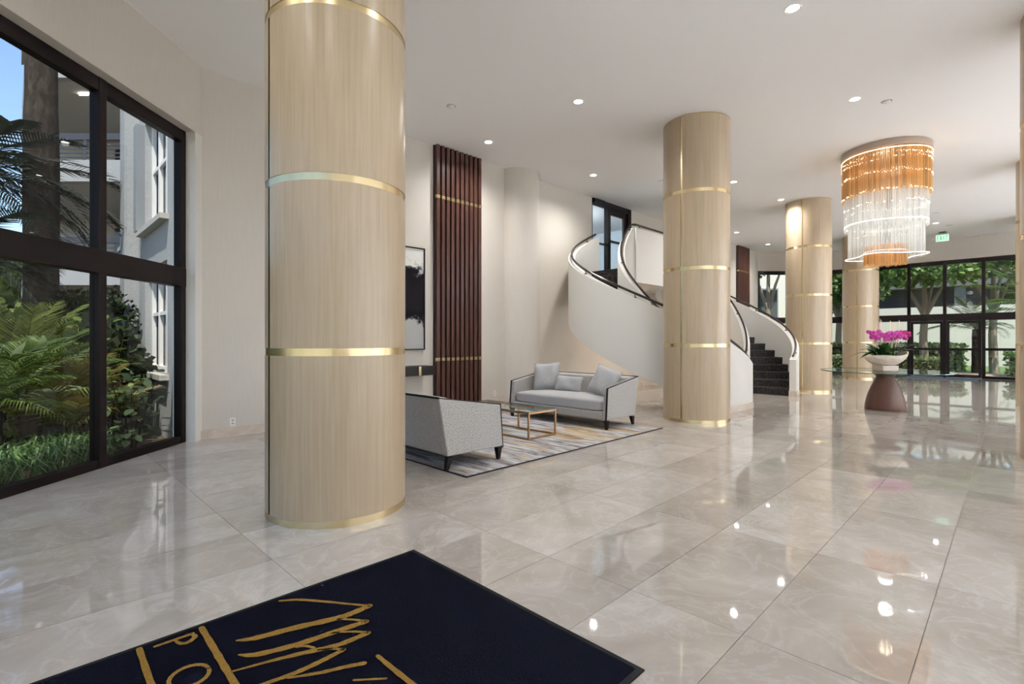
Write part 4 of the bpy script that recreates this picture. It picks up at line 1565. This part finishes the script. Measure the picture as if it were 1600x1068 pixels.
# ------------------------------------------------------------------ outdoors: ground
ZG = -0.16
gl = MB().prism([(-60, -30), (LW - 0.25, -30), (LW - 0.25, 7.0), (10.0, 21.6), (10.2, 70), (-60, 70)], ZG - 0.2, ZG).build('ground_garden', M['soil'])
tag(gl, kind='structure')
P4o = Vector(XY(SE + 0.2, 5))
gr = MB().prism([XY(SE + 0.22, 14), XY(70, 14), XY(70, -45), (10.3, 70), (10.3, 21.6), (12.75, 21.6)][:], ZG - 0.2, ZG).build('ground_forecourt', M['lawn'])
tag(gr, kind='structure')
tr_ = MB().prism([XY(SN - 0.25, -6), XY(SN - 0.25, 8), XY(SN - 14, 8), XY(SN - 14, -6)], ZG - 0.1, -0.03).build('ground_bounce_terrace', M['pale_stone'])  # unseen pale terrace added to bounce sunlight in onto the ceiling
tag(tr_, kind='structure')
pv = MB().prism([XY(SE + 0.2, 3.5), XY(SE + 4.6, 3.5), XY(SE + 4.6, -3.2), XY(SE + 0.2, -3.2)], ZG, -0.03).build('path', M['paving'])
tag(pv, kind='structure')


# ------------------------------------------------------------------ outdoors: plants
def leaf_ball(mb, c, r, n, L=0.07, seed=0, shell=0.55, flat=1.0, wd=0.45):
    rr = random.Random(seed)
    for i in range(n):
        while True:
            d = Vector((rr.uniform(-1, 1), rr.uniform(-1, 1), rr.uniform(-1, 1)))
            if 0.1 < d.length < 1:
                break
        d.normalize()
        q = r[0] if isinstance(r, (tuple, list)) else r
        rv = Vector(r) if isinstance(r, (tuple, list)) else Vector((r, r, r))
        k_ = (shell + (1 - shell) * rr.random()) * (1 + 0.12 * math.sin(7 * d.x + 3) * math.sin(6 * d.y + 5 * d.z))
        p = Vector(c) + Vector((d.x * rv.x, d.y * rv.y, d.z * rv.z)) * k_
        a = (d + Vector((rr.uniform(-1, 1), rr.uniform(-1, 1), rr.uniform(-1, 1))) * 0.9).normalized()
        b = a.cross(Vector((rr.uniform(-1, 1), rr.uniform(-1, 1), rr.uniform(-1, 1)))).normalized()
        l_ = L * rr.uniform(0.7, 1.3)
        mb.add([p, p + a * l_ * 0.5 + b * l_ * wd, p + a * l_, p + a * l_ * 0.5 - b * l_ * wd], [(0, 1, 2, 3)])
    return mb


def bush(name, label, loc, r, m, n, L=0.08, seed=1, group=None, stem_m=None, cat='shrub'):
    t = thing(name, label, cat, (loc[0], loc[1], ZG), 0, group)
    h = loc[2] - ZG
    leaf_ball(MB(), (0, 0, h), r, n, L, seed).build('foliage', m, t, stuff=True, sharp=None)
    st_ = MB()
    rr = random.Random(seed)
    rv = r if isinstance(r, (tuple, list)) else (r, r, r)
    for i in range(5):
        a = rr.uniform(0, 6.28)
        st_.tube([(0.05 * math.cos(a), 0.05 * math.sin(a), 0), (rv[0] * 0.3 * math.cos(a), rv[1] * 0.3 * math.sin(a), h * 0.6), (rv[0] * 0.6 * math.cos(a), rv[1] * 0.6 * math.sin(a), h + rv[2] * 0.3)], [0.025, 0.018, 0.006], 5)
    st_.build('stems', stem_m or M['bark'], t)
    return t


def frond_mesh(L, droop, n=26, lw=0.028, ll=0.5, m=None, vee=0.5, name='frond'):
    mb = MB()
    pts = []
    for i in range(13):
        t_ = i / 12
        pts.append(Vector((L * t_ * (1 - 0.12 * t_ * droop), 0, L * (0.35 * t_ - droop * t_ * t_))))
    mb.tube(pts, [0.014 * (1 - 0.8 * i / 12) for i in range(13)], 4)
    rr = random.Random(3)
    for i in range(2, n + 1):
        t_ = i / n
        q = t_ * 12
        p = pts[min(11, int(q))].lerp(pts[min(12, int(q) + 1)], q - int(q) if q < 12 else 0)
        le = ll * math.sin(math.pi * (0.12 + 0.85 * t_)) ** 0.7
        for sg in (-1, 1):
            d = Vector((0.55 + 0.3 * t_, sg * 0.85, vee * 0.3 - 0.25 * t_ + rr.uniform(-0.12, 0.12))).normalized()
            dn = Vector((0.2, 0, -0.55)) * le
            mid = p + d * le * 0.5 + Vector((0, 0, 0.02))
            e = p + d * le + dn * 0.45
            wv = Vector((lw * 0.5, 0, 0.004))
            mb.add([p - wv * 0.6, p + wv * 0.6, mid + wv, e, mid - wv], [(0, 1, 2, 4), (4, 2, 3)])
    return mb.mesh(name, m)


def palm(name, label, loc, h, tr, me, n, seed, tilt=(0.1, 0.9), scale=1.0, bark=None, lean=(0, 0), cat='palm', group=None):
    rr = random.Random(seed)
    t = thing(name, label, cat, (loc[0], loc[1], ZG), 0, group)
    pts = [(lean[0] * q / 10, lean[1] * q / 10, h * q / 10) for q in range(11)]
    MB().tube(pts, [tr * (1.15 - 0.25 * q / 10 + 0.05 * math.sin(q * 1.7)) for q in range(11)], 18).build('trunk', bark or M['bark'], t)
    for i in range(n):
        a = 2.4 * i + rr.uniform(-0.25, 0.25)
        ti = tilt[0] + (tilt[1] - tilt[0]) * (i / max(1, n - 1))
        obj('frond', me, t, loc=(lean[0], lean[1], h - 0.03), rot=(0, -ti, a), scale=scale * rr.uniform(0.85, 1.1))
    return t


fr_dark = frond_mesh(2.3, 0.68, 44, 0.038, 0.58, M['frond_dark'])
fr_green = frond_mesh(1.15, 0.50, 26, 0.026, 0.34, M['leaf_mid'])
fr_gold = frond_mesh(1.0, 0.35, 22, 0.034, 0.36, M['leaf_gold'])
fr_lime = frond_mesh(1.3, 0.40, 30, 0.026, 0.40, M['leaf_lime'])
fr_big = frond_mesh(3.0, 0.55, 34, 0.05, 0.75, M['leaf_mid'])

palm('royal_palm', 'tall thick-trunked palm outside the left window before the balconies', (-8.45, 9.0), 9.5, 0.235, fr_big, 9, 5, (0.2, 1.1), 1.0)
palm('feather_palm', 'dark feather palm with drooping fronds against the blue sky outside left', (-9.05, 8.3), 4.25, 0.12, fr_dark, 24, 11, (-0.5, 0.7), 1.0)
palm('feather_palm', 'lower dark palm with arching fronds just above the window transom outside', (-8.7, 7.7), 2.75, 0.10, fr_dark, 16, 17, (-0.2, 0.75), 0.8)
palm('pygmy_palm', 'small date palm with a stubby dark trunk at the left edge of the garden', (-5.95, 5.72), 0.78, 0.10, fr_green, 17, 21, (0.0, 1.0), 0.95, group=None)
palm('pygmy_palm', 'small date palm with a stubby dark trunk, second from the left edge', (-6.05, 6.30), 0.85, 0.105, fr_green, 17, 23, (0.0, 1.05), 0.95)
palm('cane_palm', 'golden cane palm thicket before the window mullion outside', (-5.75, 6.55), 0.35, 0.07, fr_gold, 26, 29, (0.35, 1.35), 1.05)
palm('lady_palm', 'lime green broad-fronded palm behind the small date palms', (-7.1, 7.3), 0.9, 0.08, fr_lime, 20, 31, (0.15, 1.25), 1.0)
palm('lady_palm', 'lime green broad-fronded palm beside the left garden edge, further back', (-8.6, 8.2), 0.9, 0.08, fr_lime, 18, 37, (0.15, 1.2), 1.0)
palm('cane_palm', 'golden cane palm low in front of the dark round bush', (-6.5, 7.75), 0.5, 0.07, fr_gold, 18, 41, (0.3, 1.3), 0.9)
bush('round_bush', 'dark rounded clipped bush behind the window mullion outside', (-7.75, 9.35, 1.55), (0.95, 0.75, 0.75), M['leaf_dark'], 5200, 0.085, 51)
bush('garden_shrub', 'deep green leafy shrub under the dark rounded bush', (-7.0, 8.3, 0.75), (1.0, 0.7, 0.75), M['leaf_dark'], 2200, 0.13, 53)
bush('garden_shrub', 'mid green shrub filling the garden below the tall palm trunk', (-8.6, 8.6, 0.9), (1.2, 0.7, 0.9), M['leaf_mid'], 2600, 0.13, 55)
bush('garden_shrub', 'low lime shrub between the two stubby palm trunks', (-6.6, 6.45, 0.45), (0.55, 0.5, 0.45), M['leaf_lime'], 900, 0.10, 57)
bush('garden_shrub', 'loose dark shrub left of the variegated one by the white wing', (-5.95, 7.35, 0.95), (0.42, 0.4, 0.75), M['leaf_dark'], 700, 0.14, 59)
bush('distant_tree', 'hazy pale green tree far off beyond the garden at the left edge', (-26, 26, 3.0), (2.6, 2.0, 2.4), M['leaf_mid'], 1800, 0.45, 61, cat='tree')


def broad_shrub(name, label, loc, h, r, n, m, seed, L=0.15):
    t = thing(name, label, 'shrub', (loc[0], loc[1], ZG), 0)
    rr = random.Random(seed)
    mb = MB()
    vs, fs = [], []
    for i in range(5):
        q = i / 4
        ww = L * 0.27 * math.sin(math.pi * (0.08 + 0.88 * q)) ** 0.7
        z = -0.18 * L * q * q
        vs += [(L * q, -ww, z + 0.1 * ww), (L * q, 0, z), (L * q, ww, z + 0.1 * ww)]
    for i in range(4):
        o_ = i * 3
        fs += [(o_, o_ + 3, o_ + 4, o_ + 1), (o_ + 1, o_ + 4, o_ + 5, o_ + 2)]
    me = mb.add(vs, fs, True).mesh('large_leaf', m)
    st_ = MB()
    for b_ in range(7):
        a = 2 * math.pi * b_ / 7
        tip = Vector((r * 0.7 * math.cos(a), r * 0.7 * math.sin(a), h * rr.uniform(0.75, 1.0)))
        st_.tube([(0.03 * math.cos(a), 0.03 * math.sin(a), 0), tip * 0.55, tip], [0.014, 0.01, 0.004], 5)
    st_.build('stems', M['bark'], t)
    for i in range(n):
        z = h * rr.uniform(0.15, 1.05)
        a = rr.uniform(0, 6.28)
        q = r * math.sqrt(rr.random())
        obj('large_leaf', me, t, loc=(q * math.cos(a), q * math.sin(a), z), rot=(rr.uniform(-0.5, 0.5), rr.uniform(-0.7, 0.5), a + rr.uniform(-0.7, 0.7)), scale=rr.uniform(0.7, 1.15))
    return t


bush('garden_shrub', 'wide mid green shrub left of the small date palms, outside the frame', (-7.2, 4.2, 0.7), (1.1, 0.9, 0.8), M['leaf_mid'], 1800, 0.13, 62)
bush('garden_shrub', 'wide dark shrub along the garden edge, outside the frame to the left', (-9.6, 5.6, 1.0), (1.4, 1.1, 1.1), M['leaf_dark'], 2000, 0.14, 63)
palm('lady_palm', 'lime green broad-fronded palm out of the frame left of the date palms', (-7.6, 5.6), 0.8, 0.08, fr_lime, 18, 64, (0.15, 1.2), 1.0)
for i_ in range(7):
    bush('distant_tree', 'bushy far tree in the row closing the garden outside on the left', (-34 + 1.2 * i_, -4 + 7.0 * i_, 2.6), (4.2, 4.2, 3.0), M['leaf_mid'], 1500, 0.7, 65 + i_, group='row of far trees beyond the garden', cat='tree')
broad_shrub('variegated_shrub', 'pale variegated broad-leaved shrub against the white wing outside', (-4.98, 6.55), 1.05, 0.38, 110, M['leaf_pale'], 71)
broad_shrub('broadleaf_shrub', 'taller broad-leaved green shrub beside the window mullion outside', (-5.75, 6.95), 1.75, 0.42, 110, M['leaf_mid'], 73)

# strappy border grass along the glass
def blades(mb, c, n, L, rr, spread=1.0):
    for i in range(n):
        a = rr.uniform(0, 6.28)
        l_ = L * rr.uniform(0.6, 1.15)
        d = Vector((math.cos(a), math.sin(a), 0))
        o_ = Vector((-d.y, d.x, 0)) * 0.009
        b0 = Vector(c) + d * rr.uniform(0, 0.08)
        p1 = b0 + d * l_ * 0.30 * spread + Vector((0, 0, l_ * 0.55))
        p2 = b0 + d * l_ * 0.80 * spread + Vector((0, 0, l_ * rr.uniform(0.15, 0.55)))
        mb.add([b0 - o_, b0 + o_, p1 + o_, p2, p1 - o_], [(0, 1, 2, 4), (4, 2, 3)])


rr = random.Random(81)
mb = MB()
for i in range(76):
    blades(mb, (rr.uniform(-5.75, -5.0), rr.uniform(1.2, 6.5), ZG), 34, 0.62, rr)
gg = mb.build('border_grass', leafmat('strappy_grass', (0.04, 0.09, 0.02), (0.09, 0.17, 0.05), (0.19, 0.28, 0.11)), stuff=True, sharp=None)
tag(gg, 'strappy green border grass along the foot of the left window', 'grass')
mb = MB()
for i in range(220):
    x, y, a = rr.uniform(-7.2, -4.8), rr.uniform(4.5, 7.0), rr.uniform(0, 6.28)
    d = Vector((math.cos(a), math.sin(a), rr.uniform(-0.1, 0.3))) * rr.uniform(0.03, 0.08)
    e = Vector((-d.y, d.x, 0)) * 0.5
    p = Vector((x, y, ZG + 0.02 + rr.random() * 0.02))
    mb.add([p - d, p + e, p + d, p - e], [(0, 1, 2, 3)])
fl_ = mb.build('fallen_leaves', leafmat('dry_leaves', (0.14, 0.06, 0.03), (0.27, 0.13, 0.07), (0.45, 0.30, 0.20)), stuff=True, sharp=None)
tag(fl_, 'dry pinkish fallen leaves on the mulch between the small palms', 'leaf litter')

# ------------------------------------------------------------------ outdoors: buildings on the left
WS = 2.4                                        # x + y of the wing facade
wa = Vector((-4.62, WS + 4.62)); wb = Vector((-8.55, WS + 8.55))
wang = math.atan2((wb - wa).y, (wb - wa).x)
wl = (wb - wa).length
wing = thing('building_wing', 'white stucco wing of the building with shuttered windows, outside left', 'building', (wa.x, wa.y, ZG), wang)
wz = 13.0


def facade(root, x0, x1, z0, z1, y0, y1, holes, m):
    """wall slab with rectangular holes (x0, z0, x1, z1), local y0..y1"""
    xs = sorted({x0, x1, *[h[0] for h in holes], *[h[2] for h in holes]})
    zs = sorted({z0, z1, *[h[1] for h in holes], *[h[3] for h in holes]})
    mb = MB()
    for i in range(len(xs) - 1):
        for j in range(len(zs) - 1):
            cx, cz = (xs[i] + xs[i + 1]) / 2, (zs[j] + zs[j + 1]) / 2
            if any(h[0] < cx < h[2] and h[1] < cz < h[3] for h in holes):
                continue
            mb.box(xs[i], y0, zs[j], xs[i + 1], y1, zs[j + 1])
    return mb.build('wall', m, root)


wins = []
for z0, z1 in ((1.0, 2.75), (3.45, 5.35), (6.5, 8.4), (9.5, 11.4)):
    wins.append((0.95, z0, 2.75, z1))
    wins.append((4.05, z0, 4.95, z1))
facade(wing, -0.2, wl, 0, wz, 0, -0.3, wins, M['stucco'])
MB().box(-0.2, -4.5, 0, wl, -0.35, wz).build('core', M['stucco'], wing)
for x0, z0, x1, z1 in wins:
    f_ = MB()
    nb = 3 if x1 - x0 > 1.5 else 2
    f_.box(x0, -0.16, z0, x0 + 0.07, -0.10, z1).box(x1 - 0.07, -0.16, z0, x1, -0.10, z1).box(x0 + 0.07, -0.16, z0, x1 - 0.07, -0.10, z0 + 0.07).box(x0 + 0.07, -0.16, z1 - 0.07, x1 - 0.07, -0.10, z1)
    for q in range(1, nb):
        xx = x0 + (x1 - x0) * q / nb
        f_.box(xx - 0.03, -0.16, z0 + 0.07, xx + 0.03, -0.10, z1 - 0.07)
    zz = z0 + (z1 - z0) * 0.55
    f_.box(x0 + 0.07, -0.155, zz - 0.03, x1 - 0.07, -0.105, zz + 0.03)
    wf = f_.build('window', M['plate'], wing)
    MB().box(x0 + 0.05, -0.2, z0 + 0.05, x1 - 0.05, -0.17, z1 - 0.05).build('pane', M['dark_pane'], wf)
    MB().box(x0 - 0.12, -0.02, z0 - 0.10, x1 + 0.12, 0.12, z0 - 0.02).build('window_sill', M['soffit'], wing)
    if z0 > 2.5 and x1 - x0 > 1.5:
        for q in range(3):
            MB().box(x1 + 0.02 + q * 0.09, 0.0, z0, x1 + 0.085 + q * 0.09, 0.13, z1).build('shutter', M['shutter'], wing)
MB().box(-0.15, 0.0, 0.3, 0.15, 0.03, wz).build('corner_pilaster', M['stucco'], wing)
MB().box(3.35, 0.0, 0.0, 3.85, 0.22, wz).build('pier', M['stucco'], wing)

class SB(MB):
    """the balcony block's ends run diagonally: x slides back with depth"""
    def build(self, *a, **k_):
        self.v = [(x - max(0.0, y), y, z) for x, y, z in self.v]
        return MB.build(self, *a, **k_)


bal = thing('balcony_block', 'pale apartment block with deep balconies and dark railings behind the palms', 'building', (-14.1, 14.5, ZG), 0)
BW = 7.0
SB().box(0.3, 4.8, 0, BW, 9.0, 15).build('rear_wall', M['soffit'], bal)
SB().box(BW - 0.6, 0.8, 0, BW + 2, 9.0, 15).build('side_wall', M['stucco'], bal)
zg = -ZG
for i, zf in enumerate((2.94, 5.94, 8.94, 11.94)):
    z = zf + zg
    SB().box(0, 0, z, BW, 0.25, z + 0.62).build('fascia', M['stucco'], bal)
    SB().box(0.02, 0.25, z + 0.02, BW, 4.8, z + 0.25).build('soffit', M['soffit'], bal)
    SB().box(0.0, 0.25, z, 0.2, 4.8, z + 0.62).build('end_fascia', M['stucco'], bal)
    r_ = SB().box(0, 0.02, z + 1.22, BW, 0.14, z + 1.40).build('top_rail', M['balcony_rail'], bal)
    for q in range(4):
        SB().box(0, 0.05, z + 0.70 + q * 0.125, BW, 0.09, z + 0.735 + q * 0.125).build('rail_bar', M['balcony_rail'], r_)
    for q in range(5):
        SB().box(0.0 + q * 1.7, 0.03, z + 0.62, 0.09 + q * 1.7, 0.12, z + 1.22).build('post', M['balcony_rail'], r_)
    SB().box(0.03, 0.14, z + 1.22, 0.13, 4.8, z + 1.40).box(0.05, 0.14, z + 0.70, 0.10, 4.8, z + 0.74).box(0.05, 0.14, z + 0.95, 0.10, 4.8, z + 0.99).build('side_rail', M['balcony_rail'], bal)
    if i > 0:
        SB().box(3.6, 4.70, z - 2.5, 5.2, 4.80, z - 0.3).build('balcony_door', M['dark_pane'], bal)
    l_ = SB().box(1.72, 0.9, z - 0.01, 2.0, 1.04, z + 0.02).build('soffit_lamp', M['lens'], bal) if i == 2 else None
for x in (2.4, 5.2):
    SB().lathe([(0.16, 0), (0.16, 3.1)], 20, c=(x, 3.6)).build('pillar', M['stucco'], bal)

# ------------------------------------------------------------------ outdoors: forecourt beyond the far entrance
def hall_thing(name, label, cat, s_, p_, group=None):
    x, y = XY(s_, p_)
    return thing(name, label, cat, (x, y, ZG), math.pi / 4, group)


gar = hall_thing('parking_deck', 'long low parking deck with a dark open level beyond the entrance trees', 'building', 40.0, -4.0)
MB().box(0, -14, 0, 6, 30, 3.55).build('lower_wall', M['pale_stone'], gar)
MB().box(0.8, -14, 3.55, 6, 30, 4.75).build('open_level', M['deck_dark'], gar)  # solid dark block stands in for the shade inside the open level
MB().box(-0.1, -14, 4.75, 6, 30, 5.35).build('fascia', M['fascia'], gar)
MB().box(0, -14, 5.35, 6, 30, 5.9).build('parapet', M['pale_stone'], gar)
for q in range(8):
    MB().box(0.1, -13 + q * 5.5, 3.55, 0.5, -12.5 + q * 5.5, 4.75).build('pier', M['fascia'], gar)
pb = thing('stone_building', 'cream stone building with a small window, seen through the oblique far window', 'building', (9.0, 33.0, ZG), 0)
MB().box(-2, 0, 0, 9.5, 5, 12).build('wall', M['pale_stone'], pb)
for x0, z0 in ((7.2, 2.9), (3.0, 2.9), (7.2, 6.2)):
    wf = MB().box(x0 - 0.08, -0.06, z0 - 0.08, x0 + 1.3, 0.0, z0 + 2.0).build('window', M['shutter'], pb)
    MB().box(x0, -0.075, z0, x0 + 1.22, -0.06, z0 + 1.9).build('pane', M['dark_pane'], wf)


def tree(label, s_, p_, h, crown_r, m, n, seed, forks=3, tr=0.16, L=0.22, bark=None):
    t = hall_thing('forecourt_tree', label, 'tree', s_, p_)
    rr = random.Random(seed)
    MB().tube([(0, 0, 0), (rr.uniform(-0.1, 0.1), 0.05, h * 0.35), (0.05, 0, h * 0.62), (0.12, 0.05, h)], [tr * 1.1, tr * 0.9, tr * 0.8, tr * 0.25], 10).build('trunk', bark or M['pale_bark'], t)
    for i in range(forks):
        a = 2 * math.pi * i / forks + rr.uniform(-0.4, 0.4)
        e = (crown_r[0] * 0.6 * math.cos(a), crown_r[1] * 0.6 * math.sin(a), h + rr.uniform(-0.2, 0.3))
        MB().tube([(0.04, 0, h * 0.55), (e[0] * 0.45, e[1] * 0.45, h * 0.8), e], [tr * 0.6, tr * 0.42, tr * 0.2], 7).build('branch', bark or M['pale_bark'], t)
    mb = MB()
    for i in range(9):
        a = rr.uniform(0, 6.28)
        q = rr.uniform(0.25, 0.8)
        leaf_ball(mb, (crown_r[0] * q * math.cos(a), crown_r[1] * q * math.sin(a), h + crown_r[2] * rr.uniform(-0.45, 0.6)), (crown_r[0] * 0.5, crown_r[1] * 0.5, crown_r[2] * 0.5), n // 9, L, seed + i, 0.3)
    mb.build('foliage', m, t, stuff=True, sharp=None)


tree('pale-trunked leafy tree left of the far double doors', 28.5, -2.75, 4.6, (2.0, 2.0, 1.2), M['leaf_tree'], 3600, 91)
tree('grey forked tree behind the orchids through the far glass', 29.5, -5.2, 4.3, (2.2, 2.2, 1.1), M['leaf_tree'], 3600, 93, 4, 0.17)
tree('dense dark tree between the third and fourth oak columns', 30.0, -6.3, 4.4, (1.4, 1.4, 1.6), M['leaf_tree'], 3000, 95)
tree('leafy tree reaching over the top of the oblique far window', 27.5, -8.9, 5.35, (1.7, 1.7, 0.75), M['leaf_tree'], 800, 97)
tree('leafy tree over the right half of the far double doors', 31.0, -0.6, 5.0, (2.2, 2.2, 1.1), M['leaf_tree'], 3000, 99)
x, y = XY(28.0, 0.75)
palm('forecourt_palm', 'light green feather palm outside the rightmost entrance pane', (x, y), 2.6, 0.14, fr_big, 16, 101, (-0.1, 1.1), 0.9)
x, y = XY(31.0, -1.2)
palm('forecourt_palm', 'feather palm low behind the double doors of the far entrance', (x, y), 2.0, 0.14, fr_big, 12, 103, (0.0, 1.1), 0.7)


def hedge(label, s_, p_, ls, lp_, h, m, n, seed, L=0.10):
    t = hall_thing('clipped_hedge', label, 'hedge', s_, p_)
    rr = random.Random(seed)
    mb = MB()
    for i in range(n):
        f = rr.random()
        x, y, z = rr.uniform(-ls / 2, ls / 2), rr.uniform(-lp_ / 2, lp_ / 2), rr.uniform(0, h)
        if f < 0.45:
            z = h * rr.uniform(0.92, 1.05)
        elif f < 0.85:
            x = -ls / 2 * rr.uniform(0.9, 1.05)
        d = Vector((rr.uniform(-1, 1), rr.uniform(-1, 1), rr.uniform(-0.3, 1))).normalized() * L
        e = d.cross(Vector((rr.uniform(-1, 1), rr.uniform(-1, 1), 1))).normalized() * L * 0.45
        p = Vector((x, y, z))
        mb.add([p, p + d * 0.5 + e, p + d, p + d * 0.5 - e], [(0, 1, 2, 3)])
    mb.build('foliage', m, t, stuff=True, sharp=None)
    MB().box(-ls / 2 + 0.12, -lp_ / 2 + 0.1, 0, ls / 2 - 0.12, lp_ / 2 - 0.1, h - 0.12).build('branches', M['leaf_dark'], t)


hedge('pale sunlit clipped hedge left of the far double doors', 27.6, -5.0, 1.0, 6.0, 0.75, M['leaf_hedge'], 3200, 111)
hedge('pale sunlit clipped hedge beyond the oblique far window', 27.0, -10.2, 1.2, 4.0, 0.8, M['leaf_hedge'], 2200, 113)
hedge('green hedge outside the rightmost entrance pane', 27.2, 0.9, 1.4, 2.2, 0.95, M['leaf_tree'], 2600, 115, 0.14)
hedge('tall green hedge behind the pale one, before the parking deck', 30.5, -6.0, 1.4, 9.0, 1.25, M['leaf_tree'], 4200, 117, 0.16)
